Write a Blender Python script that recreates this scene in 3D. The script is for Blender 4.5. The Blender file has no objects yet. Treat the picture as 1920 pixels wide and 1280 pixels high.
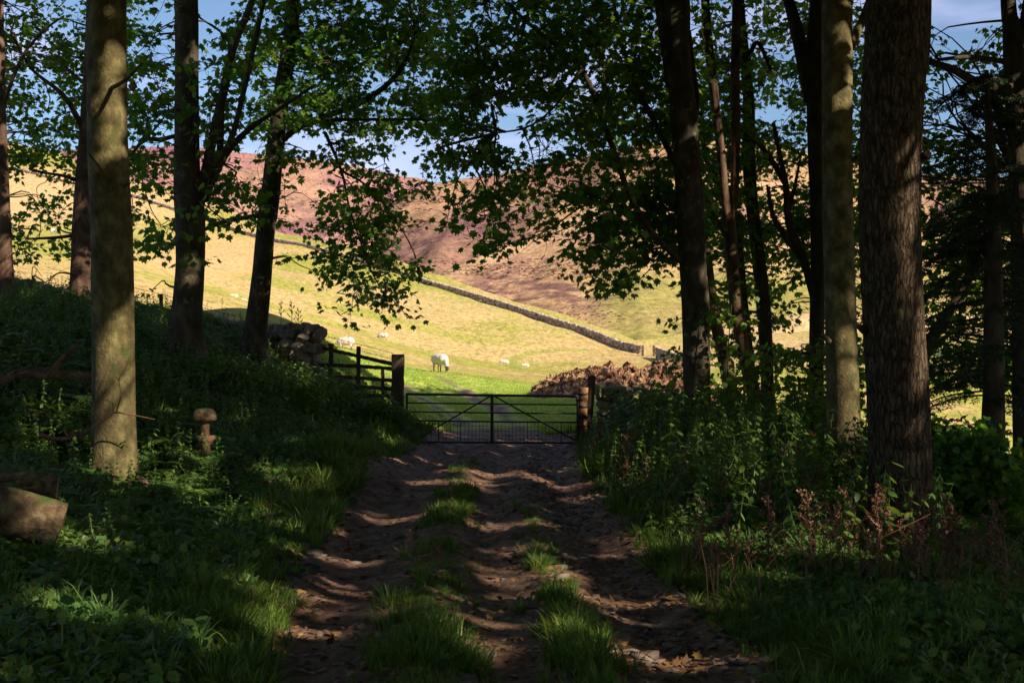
import bpy, math, random
import numpy as np
from mathutils import Vector, noise as mnoise
R = math.radians
random.seed(7); rng = np.random.default_rng(7)

# ------------------------------------------------------------------ camera, sky, sun, exposure
F = 2200.0; HY = 686.0; EYE = 1.65          # focal length and horizon in photo pixels (1920 wide)
scn = bpy.context.scene
cam = bpy.data.cameras.new("camera"); co = bpy.data.objects.new("camera", cam)
scn.collection.objects.link(co); scn.camera = co
co.location = (0, 0, EYE); co.rotation_euler = (R(90), 0, 0)
cam.lens = F / 1920 * 36; cam.shift_y = (HY - 640) / 1920
cam.clip_start = 0.1; cam.clip_end = 6000
cam.dof.use_dof = True; cam.dof.focus_distance = 26; cam.dof.aperture_fstop = 8
SUN_EL = R(31)
sh = np.array([0.80, -0.60]); sh /= np.linalg.norm(sh)
SUN = np.array([sh[0]*math.cos(SUN_EL), sh[1]*math.cos(SUN_EL), math.sin(SUN_EL)])
w = bpy.data.worlds.new("World"); scn.world = w; w.use_nodes = True
nt = w.node_tree; bg = nt.nodes["Background"]
sky = nt.nodes.new("ShaderNodeTexSky"); sky.sky_type = 'NISHITA'; sky.sun_disc = False
sky.sun_elevation = SUN_EL; sky.sun_rotation = math.atan2(SUN[0], SUN[1])
sky.air_density = 1.0; sky.dust_density = 0.6; sky.ozone_density = 3.0; sky.altitude = 300
tc = nt.nodes.new("ShaderNodeTexCoord")
mp = nt.nodes.new("ShaderNodeMapping"); mp.inputs['Scale'].default_value = (1.5, 1.5, 7)
nz = nt.nodes.new("ShaderNodeTexNoise"); nz.inputs['Scale'].default_value = 2.3; nz.inputs['Detail'].default_value = 6
cr = nt.nodes.new("ShaderNodeValToRGB"); cr.color_ramp.elements[0].position = 0.50; cr.color_ramp.elements[1].position = 0.74
mx = nt.nodes.new("ShaderNodeMixRGB"); mx.inputs[2].default_value = (7.6, 7.0, 10.2, 1)
ml = nt.nodes.new("ShaderNodeMath"); ml.operation = 'MULTIPLY'; ml.inputs[1].default_value = 0.75
L = nt.links.new
L(tc.outputs['Generated'], mp.inputs[0]); L(mp.outputs[0], nz.inputs['Vector']); L(nz.outputs['Fac'], cr.inputs[0])
L(cr.outputs[0], ml.inputs[0]); L(ml.outputs[0], mx.inputs[0]); L(sky.outputs[0], mx.inputs[1])
L(mx.outputs[0], bg.inputs[0]); bg.inputs[1].default_value = 0.072
sl = bpy.data.lights.new("sun", 'SUN'); sl.energy = 5.0; sl.angle = R(0.5); sl.color = (1.0, 0.86, 0.69)
so = bpy.data.objects.new("sun", sl); scn.collection.objects.link(so)
so.rotation_euler = Vector(SUN).to_track_quat('Z', 'Y').to_euler(); so.location = (20, -20, 30)
scn.view_settings.view_transform = 'Standard'; scn.view_settings.look = 'None'
scn.view_settings.exposure = 1.05; scn.view_settings.gamma = 1.0

# ------------------------------------------------------------------ helpers
C = scn.collection
def V(px, py, Y): return np.array([(px-960)/F*Y, Y, EYE + (HY-py)/F*Y])
def tag(o, label=None, cat=None, group=None, kind=None):
    if label: o['label'] = label
    if cat: o['category'] = cat
    if group: o['group'] = group
    if kind: o['kind'] = kind
    return o
def thing(name, loc, label, cat, group=None, rz=0):
    o = bpy.data.objects.new(name, None); C.objects.link(o); o.location = [float(a) for a in loc]
    o.rotation_euler = (0, 0, rz); o.empty_display_size = .1
    bpy.context.view_layer.update()
    return tag(o, label, cat, group)
def addmesh(me_name, v, f, mat, parent=None, smooth=False, col=None, world=True, link=True):
    """v (n,3); f = list of (m,k) int arrays"""
    if not isinstance(f, list): f = [f]
    f = [np.asarray(a, dtype=np.int32) for a in f if len(a)]
    v = np.asarray(v, dtype=np.float32)
    if parent is not None and world: v = v - np.array(parent.location, dtype=np.float32)
    me = bpy.data.meshes.new(me_name)
    me.vertices.add(len(v)); me.vertices.foreach_set('co', v.ravel())
    tot = sum(a.size for a in f); me.loops.add(tot)
    me.loops.foreach_set('vertex_index', np.concatenate([a.ravel() for a in f]))
    ls = []; s = 0
    for a in f:
        ls.append(s + np.arange(len(a))*a.shape[1]); s += a.size
    ls = np.concatenate(ls).astype(np.int32)
    me.polygons.add(len(ls)); me.polygons.foreach_set('loop_start', ls)
    me.polygons.foreach_set('use_smooth', np.full(len(ls), smooth))
    me.update(calc_edges=True)
    if col is not None:
        at = me.color_attributes.new('col', 'FLOAT_COLOR', 'POINT')
        c4 = np.ones((len(v), 4), dtype=np.float32); c4[:, :3] = col
        at.data.foreach_set('color', c4.ravel())
    if isinstance(mat, (list, tuple)):
        for m in mat: me.materials.append(m)
    else: me.materials.append(mat)
    o = bpy.data.objects.new(me_name, me)
    if link: C.objects.link(o)
    if parent is not None: o.parent = parent
    return o
def matidx(o, idx): o.data.polygons.foreach_set('material_index', np.asarray(idx, dtype=np.int32))
class MB:
    def __init__(s): s.v = []; s.f = {}; s.n = 0
    def add(s, v, f):
        if not isinstance(f, list): f = [f]
        for a in f:
            a = np.asarray(a)
            if len(a): s.f.setdefault(a.shape[1], []).append(a + s.n)
        s.v.append(np.asarray(v, dtype=float)); s.n += len(v)
    def build(s, name, mat, parent=None, smooth=False, world=True):
        return addmesh(name, np.vstack(s.v), [np.vstack(a) for a in s.f.values()], mat, parent, smooth, world=world)

def _h(ix, iy, seed):
    n = (ix*374761393 + iy*668265263 + seed*1442695041) & 0xffffffff
    n = ((n ^ (n >> 13))*1274126177) & 0xffffffff
    return ((n ^ (n >> 16)) & 0xffff) / 65535.0
def vn(x, y, seed=0):
    x = np.asarray(x, float); y = np.asarray(y, float)
    ix = np.floor(x).astype(np.int64); iy = np.floor(y).astype(np.int64)
    fx = x-ix; fy = y-iy; fx = fx*fx*(3-2*fx); fy = fy*fy*(3-2*fy)
    a = _h(ix, iy, seed); b = _h(ix+1, iy, seed); c = _h(ix, iy+1, seed); d = _h(ix+1, iy+1, seed)
    return (a*(1-fx)+b*fx)*(1-fy) + (c*(1-fx)+d*fx)*fy
def fbm(x, y, seed=0, o=4):
    s = 0; a = .5; t = 0
    for i in range(o):
        s = s + a*vn(x*2**i+i*17.3, y*2**i-i*9.1, seed+i); t += a; a *= .5
    return s/t

def grid_faces(n, m):
    i = np.arange(n-1)[:, None]*m + np.arange(m-1)[None, :]
    i = i.ravel(); return np.stack([i, i+1, i+m+1, i+m], 1)
def catmull(P, n):
    P = np.asarray(P, float)
    if len(P) == 2: t = np.linspace(0, 1, n)[:, None]; return P[0]*(1-t)+P[1]*t
    Q = np.vstack([2*P[0]-P[1], P, 2*P[-1]-P[-2]])
    out = []; u = np.linspace(0, len(P)-1-1e-6, n)
    for t in u:
        i = int(t); f = t-i; a, b, c, d = Q[i:i+4]
        out.append(.5*((2*b)+(-a+c)*f+(2*a-5*b+4*c-d)*f*f+(-a+3*b-3*c+d)*f**3))
    return np.array(out)
def tube(P, r, seg=8, amp=0.0, fine=None, seed=0, cap=True):
    P = np.asarray(P, float); n = len(P); r = np.broadcast_to(np.asarray(r, float), (n,))
    T = np.gradient(P, axis=0); T /= np.linalg.norm(T, axis=1)[:, None]+1e-9
    up = np.array([0, 1, 0.]) if abs(T[0][1]) < .9 else np.array([1., 0, 0])
    U = np.cross(T, up); U /= np.linalg.norm(U, axis=1)[:, None]+1e-9; W = np.cross(T, U)
    a = np.linspace(0, 2*math.pi, seg, endpoint=False)
    rr = r[:, None]*np.ones(seg)[None]
    if amp:
        s = np.concatenate([[0], np.cumsum(np.linalg.norm(np.diff(P, axis=0), axis=1))])
        ca, sa = np.cos(a), np.sin(a)
        rr = rr*(1+amp*(fbm(ca[None]*1.6+s[:, None]*.7+seed, sa[None]*1.6+s[:, None]*.5, seed)-.5)*2)
        if fine:   # furrowed bark
            fx, fs, fa = fine
            q = np.abs(fbm(a[None]*fx*.5+1.1*fbm(s[:, None]*3+a[None], a[None]*3, seed+5), s[:, None]*fs, seed+3, 3)*2-1)
            rr = rr + fa*(np.minimum(q*3, 1)-.7)
    v = P[:, None]+rr[..., None]*(np.cos(a)[None, :, None]*U[:, None]+np.sin(a)[None, :, None]*W[:, None])
    v = v.reshape(-1, 3)
    i = (np.arange(n-1)[:, None]*seg+np.arange(seg)[None]).ravel()
    j = (np.arange(n-1)[:, None]*seg+(np.arange(seg)[None]+1) % seg).ravel()
    f = np.stack([i, j, j+seg, i+seg], 1); fs = [f]
    if cap: fs = [f, np.arange(seg)[None, ::-1].copy(), (np.arange(seg)+(n-1)*seg)[None]]
    return v, fs
def box(c, s, rot=None):
    v = np.array([[x, y, z] for z in (-.5, .5) for y in (-.5, .5) for x in (-.5, .5)])*np.array(s)
    if rot is not None: v = v @ np.array(rot).T
    return v+np.array(c), np.array([[0, 2, 3, 1], [4, 5, 7, 6], [0, 1, 5, 4], [2, 6, 7, 3], [0, 4, 6, 2], [1, 3, 7, 5]])
def rough_beam(p0, p1, w_, d_, seg=10, jit=.006, seed=0):
    """sawn/weathered timber between two points: rectangular section, uneven edges"""
    p0 = np.array(p0, float); p1 = np.array(p1, float)
    T = p1-p0; T /= np.linalg.norm(T)
    up = np.array([0, 1., 0]); S = np.cross(T, up); S /= np.linalg.norm(S)
    rs = np.random.default_rng(seed)
    sec = np.array([[-1, -.8], [-.85, -1], [.85, -1], [1, -.8], [1, .8], [.85, 1], [-.85, 1], [-1, .8]])*.5
    vs = []
    for t in np.linspace(0, 1, seg):
        j = rs.normal(0, jit, (8, 2))
        s2 = sec*np.array([w_, d_])+j
        vs.append(p0*(1-t)+p1*t+s2[:, :1]*S+s2[:, 1:]*up)
    v = np.vstack(vs); n = seg
    i = (np.arange(n-1)[:, None]*8+np.arange(8)[None]).ravel(); j = (np.arange(n-1)[:, None]*8+(np.arange(8)[None]+1) % 8).ravel()
    return v, [np.stack([i, j, j+8, i+8], 1), np.arange(8)[None, ::-1].copy(), (np.arange(8)+(n-1)*8)[None]]
def ico(sub=1):
    import bmesh
    bm = bmesh.new(); bmesh.ops.create_icosphere(bm, subdivisions=sub, radius=1)
    v = np.array([p.co[:] for p in bm.verts]); f = np.array([[q.index for q in p.verts] for p in bm.faces]); bm.free(); return v, f
ICO1 = ico(1); ICO2 = ico(2); ICO3 = ico(3)
def bake(tv, tfs, M, pos):
    """instances of a template baked into arrays: M (n,3,3), pos (n,3)"""
    n = len(pos); v = np.einsum('nij,kj->nki', M, tv)+pos[:, None]
    k = len(tv); off = (np.arange(n)*k)
    return v.reshape(-1, 3), [(np.asarray(f)[None]+off[:, None, None]).reshape(-1, np.asarray(f).shape[1]) for f in tfs]
def rotm(yaw, pitch, roll):
    cy, sy, cp, sp, c_, s_ = np.cos(yaw), np.sin(yaw), np.cos(pitch), np.sin(pitch), np.cos(roll), np.sin(roll)
    n = len(yaw); Z = np.zeros((n, 3, 3)); Z[:, 0, 0] = cy; Z[:, 0, 1] = -sy; Z[:, 1, 0] = sy; Z[:, 1, 1] = cy; Z[:, 2, 2] = 1
    X = np.zeros((n, 3, 3)); X[:, 0, 0] = 1; X[:, 1, 1] = cp; X[:, 1, 2] = -sp; X[:, 2, 1] = sp; X[:, 2, 2] = cp
    Y = np.zeros((n, 3, 3)); Y[:, 1, 1] = 1; Y[:, 0, 0] = c_; Y[:, 0, 2] = s_; Y[:, 2, 0] = -s_; Y[:, 2, 2] = c_
    return Z @ X @ Y

# ------------------------------------------------------------------ materials
def newmat(name):
    m = bpy.data.materials.new(name); m.use_nodes = True; t = m.node_tree
    return m, t, t.nodes["Principled BSDF"]
def ramp(t, stops):
    r = t.nodes.new("ShaderNodeValToRGB"); e = r.color_ramp.elements
    while len(e) < len(stops): e.new(.5)
    for q, (p, c) in zip(e, stops): q.position = p; q.color = (*c, 1)
    return r
def nzn(t, scale, detail=5, rough=.55, vec=None, sc=None, dist=0):
    n = t.nodes.new("ShaderNodeTexNoise"); n.inputs['Scale'].default_value = scale; n.inputs['Detail'].default_value = detail
    n.inputs['Roughness'].default_value = rough; n.inputs['Distortion'].default_value = dist
    if vec is not None:
        if sc is not None:
            q = t.nodes.new("ShaderNodeMapping"); q.inputs['Scale'].default_value = sc; t.links.new(vec, q.inputs[0]); vec = q.outputs[0]
        t.links.new(vec, n.inputs['Vector'])
    return n
def mat_surface(name, stops, scale=6, sc=(1, 1, 1), rough=.85, bump=.5, bscale=30, bdist=.02, attr=False, spots=None, spec=.2, detail=6, coord='Object', upmoss=None, nr=.62, crack=None):
    m, t, b = newmat(name); K = t.links.new
    tc = t.nodes.new("ShaderNodeTexCoord"); vec = tc.outputs[coord]
    n = nzn(t, scale, detail, nr, vec, sc); r = ramp(t, stops); K(n.outputs['Fac'], r.inputs[0]); colour = r.outputs[0]
    if attr:
        a = t.nodes.new("ShaderNodeAttribute"); a.attribute_name = 'col'
        x = t.nodes.new("ShaderNodeMixRGB"); x.blend_type = 'MULTIPLY'; x.inputs[0].default_value = 1
        K(a.outputs['Color'], x.inputs[1]); K(colour, x.inputs[2]); colour = x.outputs[0]
    if spots:
        scl, lo, hi, c = spots
        n2 = nzn(t, scl, 6, .6, vec); r2 = ramp(t, [(lo, (0, 0, 0)), (hi, (1, 1, 1))]); K(n2.outputs['Fac'], r2.inputs[0])
        x = t.nodes.new("ShaderNodeMixRGB"); K(r2.outputs[0], x.inputs[0]); K(colour, x.inputs[1]); x.inputs[2].default_value = (*c, 1); colour = x.outputs[0]
    if upmoss:
        c, lo = upmoss
        g = t.nodes.new("ShaderNodeNewGeometry"); sp = t.nodes.new("ShaderNodeSeparateXYZ"); K(g.outputs['Normal'], sp.inputs[0])
        n3 = nzn(t, 5, 4, .6, vec); ad = t.nodes.new("ShaderNodeMath"); ad.operation = 'ADD'; K(sp.outputs['Z'], ad.inputs[0]); K(n3.outputs['Fac'], ad.inputs[1])
        r3 = ramp(t, [(min(lo, .99), (0, 0, 0)), (min(lo+.15, 1), (1, 1, 1))])
        dv = t.nodes.new("ShaderNodeMath"); dv.operation = 'MULTIPLY'; dv.inputs[1].default_value = .6; K(ad.outputs[0], dv.inputs[0]); K(dv.outputs[0], r3.inputs[0])
        x = t.nodes.new("ShaderNodeMixRGB"); K(r3.outputs[0], x.inputs[0]); K(colour, x.inputs[1]); x.inputs[2].default_value = (*c, 1); colour = x.outputs[0]
    ck = None
    if crack:
        q = t.nodes.new("ShaderNodeMapping"); q.inputs['Scale'].default_value = crack[1]; wn = nzn(t, 6, 3, .5, vec); vm = t.nodes.new("ShaderNodeVectorMath"); vm.operation = 'MULTIPLY_ADD'
        K(wn.outputs['Color'], vm.inputs[0]); vm.inputs[1].default_value = (.12, .12, .25); K(vec, vm.inputs[2]); K(vm.outputs[0], q.inputs[0])
        vo = t.nodes.new("ShaderNodeTexVoronoi"); vo.feature = 'DISTANCE_TO_EDGE'; vo.inputs['Scale'].default_value = crack[0]; K(q.outputs[0], vo.inputs['Vector'])
        ck = ramp(t, [(0, (.18, .18, .18)), (.16, (1, 1, 1))]); K(vo.outputs['Distance'], ck.inputs[0])
        x = t.nodes.new("ShaderNodeMixRGB"); x.blend_type = 'MULTIPLY'; x.inputs[0].default_value = .7; K(colour, x.inputs[1]); K(ck.outputs[0], x.inputs[2]); colour = x.outputs[0]
    K(colour, b.inputs['Base Color']); b.inputs['Roughness'].default_value = rough; b.inputs['Specular IOR Level'].default_value = spec
    if ck is not None:
        bp = t.nodes.new("ShaderNodeBump"); bp.inputs['Strength'].default_value = 1; bp.inputs['Distance'].default_value = .03; K(ck.outputs[0], bp.inputs['Height'])
        nb = nzn(t, bscale, 7, .65, vec, sc); bp2 = t.nodes.new("ShaderNodeBump"); bp2.inputs['Strength'].default_value = bump; bp2.inputs['Distance'].default_value = bdist
        K(nb.outputs['Fac'], bp2.inputs['Height']); K(bp.outputs[0], bp2.inputs['Normal']); K(bp2.outputs[0], b.inputs['Normal'])
    elif bump:
        nb = nzn(t, bscale, 7, .65, vec, sc); bp = t.nodes.new("ShaderNodeBump"); bp.inputs['Strength'].default_value = bump
        bp.inputs['Distance'].default_value = bdist; K(nb.outputs['Fac'], bp.inputs['Height']); K(bp.outputs[0], b.inputs['Normal'])
    return m
def mat_leaf(name, c0, c1, c2, trans=.3, rough=.5, spec=.3, nscale=.7):
    m, t, b = newmat(name); K = t.links.new
    g = t.nodes.new("ShaderNodeNewGeometry"); n = nzn(t, nscale, 3); tcn = t.nodes.new("ShaderNodeTexCoord"); K(tcn.outputs['Object'], n.inputs['Vector'])
    ad = t.nodes.new("ShaderNodeMath"); ad.operation = 'ADD'; K(g.outputs['Random Per Island'], ad.inputs[0]); K(n.outputs['Fac'], ad.inputs[1])
    hv = t.nodes.new("ShaderNodeMath"); hv.operation = 'MULTIPLY'; hv.inputs[1].default_value = .5; K(ad.outputs[0], hv.inputs[0])
    r = ramp(t, [(.25, c0), (.5, c1), (.78, c2)]); K(hv.outputs[0], r.inputs[0])
    K(r.outputs[0], b.inputs['Base Color']); b.inputs['Roughness'].default_value = rough; b.inputs['Specular IOR Level'].default_value = spec
    tr = t.nodes.new("ShaderNodeBsdfTranslucent"); br = t.nodes.new("ShaderNodeMixRGB"); br.blend_type = 'MULTIPLY'; br.inputs[0].default_value = 1
    K(r.outputs[0], br.inputs[1]); br.inputs[2].default_value = (1.6, 1.5, .6, 1); K(br.outputs[0], tr.inputs[0])
    mxs = t.nodes.new("ShaderNodeMixShader"); mxs.inputs[0].default_value = trans
    K(b.outputs[0], mxs.inputs[1]); K(tr.outputs[0], mxs.inputs[2]); K(mxs.outputs[0], t.nodes["Material Output"].inputs[0])
    return m
M = {}
M['leaf'] = mat_leaf('sycamore_leaf', (.04, .105, .012), (.07, .175, .022), (.14, .22, .035), trans=.55)
M['leaf2'] = mat_leaf('bright_leaf', (.06, .13, .015), (.10, .19, .025), (.17, .23, .035), trans=.5)  # brighter green than the crown leaves
M['nettle'] = mat_leaf('nettle_leaf', (.045, .10, .02), (.075, .155, .028), (.14, .19, .035), trans=.4)
M['ground_leaf'] = mat_leaf('ground_cover_leaf', (.035, .09, .018), (.065, .145, .028), (.14, .18, .04), trans=.35)
M['grass'] = mat_leaf('grass_blade', (.045, .10, .012), (.075, .15, .018), (.17, .20, .045), trans=.4)
M['field_grass'] = mat_leaf('field_grass_blade', (.15, .27, .05), (.27, .40, .075), (.48, .46, .12), trans=.4)
M['needle'] = mat_leaf('conifer_needle', (.012, .03, .010), (.02, .045, .014), (.035, .06, .018), trans=.1)
M['deadleaf'] = mat_leaf('fallen_leaf', (.07, .035, .02), (.14, .07, .035), (.28, .17, .05), trans=.15, nscale=2)
M['rust'] = mat_leaf('dry_seed_head', (.08, .035, .02), (.15, .065, .04), (.25, .13, .08), trans=.15)
M['bark'] = mat_surface('grey_bark', [(.3, (.018, .014, .008)), (.5, (.045, .036, .021)), (.72, (.10, .08, .05))], 5, (1, 1, .5), .9, .7, 22, .03, spots=(7, .60, .72, (.16, .16, .11)))
M['bark_smooth'] = mat_surface('smooth_bark', [(.3, (.035, .028, .010)), (.5, (.095, .077, .031)), (.70, (.20, .165, .07))], 7, (1, 1, .7), .85, .8, 34, .03, spots=(4, .56, .66, (.06, .07, .02)))
M['bark_rough'] = mat_surface('furrowed_bark', [(.3, (.03, .019, .011)), (.5, (.085, .057, .033)), (.72, (.17, .12, .07))], 16, (1.3, 1.3, .5), .9, 1.0, 50, .02, spots=(3, .60, .72, (.06, .075, .02)), crack=(24, (1, 1, .15)))
M['bark_red'] = mat_surface('reddish_bark', [(.3, (.03, .017, .011)), (.5, (.085, .048, .031)), (.72, (.18, .11, .07))], 6, (1, 1, .5), .88, .7, 24, .02, spots=(4, .60, .70, (.09, .11, .03)))
M['bark_dark'] = mat_surface('dark_bark', [(.3, (.025, .02, .013)), (.5, (.06, .048, .03)), (.72, (.11, .09, .06))], 5, (1, 1, .5), .9, .8, 22, .03)
M['twig'] = mat_surface('twig_bark', [(.3, (.03, .022, .015)), (.7, (.08, .06, .04))], 9, bump=0)
M['deadwood'] = mat_surface('dead_wood', [(.3, (.04, .02, .012)), (.5, (.11, .055, .033)), (.72, (.22, .13, .08))], 6, (1, 1, 1), .85, .6, 30, .02)
M['cutwood'] = mat_surface('cut_log_face', [(.3, (.28, .15, .07)), (.7, (.46, .28, .15))], 9, (1, 1, 1), .8, .4, 40, .01)
M['mossbark'] = mat_surface('mossy_log_bark', [(.35, (.035, .022, .012)), (.5, (.10, .065, .035)), (.68, (.20, .15, .08))], 9, (1, 1, 1), .9, 1.0, 22, .05, upmoss=((.06, .085, .02), .74))
M['timber'] = mat_surface('weathered_timber', [(.3, (.035, .024, .015)), (.5, (.075, .05, .03)), (.75, (.13, .09, .05))], 7, (1, 1, .25), .85, .6, 40, .01, spots=(5, .6, .7, (.05, .06, .02)))
M['orangewood'] = mat_surface('orange_timber', [(.35, (.10, .05, .022)), (.65, (.30, .155, .07))], 7, (1, 1, .3), .8, .5, 40, .01)
M['metal'] = mat_surface('rusty_gate_steel', [(.35, (.02, .017, .016)), (.6, (.05, .032, .025)), (.8, (.10, .05, .03))], 12, rough=.55, bump=.2, bscale=60, bdist=.004, spec=.4)
M['stone'] = mat_surface('dark_mossy_stone', [(.3, (.07, .06, .045)), (.5, (.17, .14, .10)), (.75, (.30, .25, .18))], 4, (1, 1, 1), .9, .7, 18, .03, upmoss=((.06, .09, .018), .82))
M['mossstone'] = mat_surface('bright_mossy_stone', [(.3, (.10, .085, .06)), (.5, (.2, .165, .11)), (.75, (.3, .25, .17))], 4, (1, 1, 1), .9, .7, 18, .03, spots=(3.2, .47, .58, (.14, .18, .02)))
M['farstone'] = mat_surface('far_wall_stone', [(.35, (.13, .10, .09)), (.5, (.32, .245, .20)), (.65, (.60, .48, .41))], 1.8, (1, 1, 1), .9, .6, 6, .1)
M['heap'] = mat_surface('strawy_manure', [(.36, (.05, .022, .013)), (.5, (.25, .13, .07)), (.68, (.58, .37, .20))], 3.2, (1, 1, 1), .9, 1.0, 14, .12)
M['soil'] = mat_surface('woodland_soil', [(.3, (.015, .013, .008)), (.5, (.03, .026, .015)), (.75, (.055, .045, .025))], 3, bump=.8, bscale=16, bdist=.05)
M['track'] = mat_surface('stony_dirt', [(.28, (.05, .026, .016)), (.5, (.155, .086, .056)), (.75, (.30, .19, .125))], 5, rough=.85, bump=1.0, bscale=18, bdist=.035, spots=(11, .62, .70, (.16, .125, .10)))
M['pebble'] = mat_surface('track_stone', [(.3, (.07, .05, .038)), (.7, (.19, .145, .115))], 5, bump=.5, bscale=30, bdist=.01)
M['field'] = mat_surface('pasture', [(.38, (.46, .52, .40)), (.5, (.84, .85, .82)), (.62, (1.22, 1.12, 1.1))], 1.7, (.8, .4, 1), .95, .6, 4, .2, nr=.78, attr=True, spec=.05, detail=10)
M['hill'] = mat_surface('moor_hillside', [(.38, (.50, .50, .51)), (.5, (.88, .86, .86)), (.62, (1.25, 1.22, 1.2))], .5, (.8, .7, 1), .95, .5, .5, 1.2, attr=True, spec=.02, detail=12, nr=.8)

# ------------------------------------------------------------------ the lie of the land
NEAR = [(-.5, -6, 0), (-.5, 3, 0), (-.5, 8, 0), (-.6, 14, 0), (-.6, 20, 0), (-.4, 25, 0), (-1.8, 8, .04), (-2.1, 14, .05), (-2.1, 20, .08), (1.3, 8, .0), (1.2, 14, .03), (1.2, 20, .05), (1.3, 25, .04),
 (-4.5, 13.3, .36), (-3.6, 8.5, .42), (-2.7, 6, .22), (-3.67, 14, .55), (-5.5, 20, 1.75), (-3.6, 20, .85), (-5.3, 24, 1.85), (-4.2, 25, 1.35), (-9.6, 26, 3.1), (-10.5, 24.5, 3.05), (-6.6, 16, 1.5),
 (-9.8, 22, 2.8), (-2.5, 24.4, .25), (-3.3, 25.5, .8), (-6, 10, .9), (1.7, 6, .15), (1.8, 12, .15), (2.1, 18, .3), (2.0, 25, .15), (3.8, 11.6, -.1), (4.5, 16, .25), (3.1, 20, .5), (4.2, 25.5, .3), (3.2, 6, .1),
 (8, 12, -1.1), (7, 6, -.5), (10, 18, -1.4), (14, 25, -2.0), (7, 24, -.2), (-18, 0, 1.8), (-18, 28, 4.8), (-18, 14, 2.6), (20, 0, -1.8), (30, -10, -2.2), (32, 28, -3), (-18, -10, 1.5), (0, -10, 0), (20, 14, -2.2)]
PXC = [(500, 590, 32), (600, 645, 30), (700, 712, 29), (765, 780, 29), (960, 800, 29), (1000, 775, 33), (850, 748, 39), (1060, 750, 37), (1250, 765, 40), (1500, 740, 45), (648, 657, 80), (718, 638, 130),
 (825, 698, 60), (945, 690, 150), (983, 694, 155), (440, 570, 140), (100, 545, 32), (300, 595, 32), (100, 440, 150), (300, 505, 130), (0, 470, 100), (-200, 400, 120), (-200, 520, 35),
 (1205, 663, 170), (1100, 628, 185), (950, 578, 205), (800, 532, 225), (650, 484, 250), (520, 455, 270), (400, 418, 290), (322, 392, 300), (262, 374, 310), (100, 337, 330), (40, 322, 340), (-200, 285, 350),
 (20, 270, 420), (110, 291, 400), (240, 340, 345), (322, 356, 330), (650, 459, 265), (950, 560, 218), (1100, 606, 200), (1190, 645, 185), (1280, 676, 160), (1400, 668, 170), (1600, 655, 180), (2100, 640, 200),
 (1900, 900, 36), (1900, 770, 80), (1700, 700, 90), (1000, 712, 75), (1250, 690, 100), (2300, 900, 45), (500, 600, 60), (650, 697, 38), (650, 674, 60), (560, 640, 45), (560, 618, 65), (560, 603, 90), (760, 752, 33), (760, 716, 48), (760, 690, 65), (760, 664, 95), (850, 699, 62), (850, 684, 90), (850, 668, 120), (1000, 738, 45), (1000, 722, 60), (1000, 704, 105), (440, 600, 48), (440, 584, 90), (400, 583, 30.5), (430, 577, 31), (480, 581, 31), (530, 594, 31), (570, 614, 31), (430, 590, 40), (530, 606, 40)]
ctl = np.array(NEAR+[tuple(V(*p)) for p in PXC])
def tps_fit(P, z, lam):
    n = len(P); d = np.linalg.norm(P[:, None]-P[None], axis=2); K = np.where(d > 0, d*d*np.log(d+1e-12), 0)+lam*np.eye(n)
    A = np.zeros((n+3, n+3)); A[:n, :n] = K; A[:n, n] = 1; A[:n, n+1:] = P; A[n, :n] = 1; A[n+1:, :n] = P.T
    return np.linalg.solve(A, np.concatenate([z, np.zeros(3)]))
tw = tps_fit(ctl[:, :2], ctl[:, 2], .12)
def base(x, y):
    x = np.asarray(x, float); y = np.asarray(y, float); s = tw[-3]+tw[-2]*x+tw[-1]*y
    for (cx, cy, _), w_ in zip(ctl, tw):
        r2 = (x-cx)**2+(y-cy)**2; s = s+w_*.5*r2*np.log(r2+1e-12)
    return s
def tcx(y): return np.interp(y, [3, 6, 9, 13, 17, 24, 30], [-.40, -.47, -.56, -.70, -.72, -.45, -.4])
def uleft(y): return np.interp(y, [3, 5.5, 9, 17, 25], [-.75, -.85, -1.12, -1.36, -1.45])
def gmask(v, c, s): return np.exp(-((v-c)/s)**2)
def gz(x, y):
    x = np.asarray(x, float); y = np.asarray(y, float); u = x-tcx(y)
    z = base(x, y)
    k = np.clip((27.5-y)/3, 0, 1)*np.clip((y-1)/1, 0, 1)
    on = np.clip((u+1.5)/.3, 0, 1)*np.clip((2.0-u)/.3, 0, 1)
    z = z + k*(-.09*gmask(u, -.75, .33)-.05*gmask(u, .42, .28)+.05*gmask(u, 0, .25)+.03*gmask(u, .85, .18)-.10*gmask(u, 1.4, .3))
    z = z + k*on*((fbm(x*1.1, y*3.2, 3, 4)-.5)*.055+(fbm(x*7, y*8, 5, 3)-.5)*.03+np.maximum(fbm(x*6, y*13, 15, 3)-.58, 0)*.12)
    z = z + k*(1-on)*((fbm(x*.8, y*.8, 9, 4)-.5)*.25)
    return z
def hit(px, py, y0=4, y1=500):
    Y = np.geomspace(y0, y1, 1500); d = base((px-960)/F*Y, Y)-(EYE+(HY-py)/F*Y)
    i = np.argmax(d > 0)
    return V(px, py, Y[i] if d[i] > 0 else y1)

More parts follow.
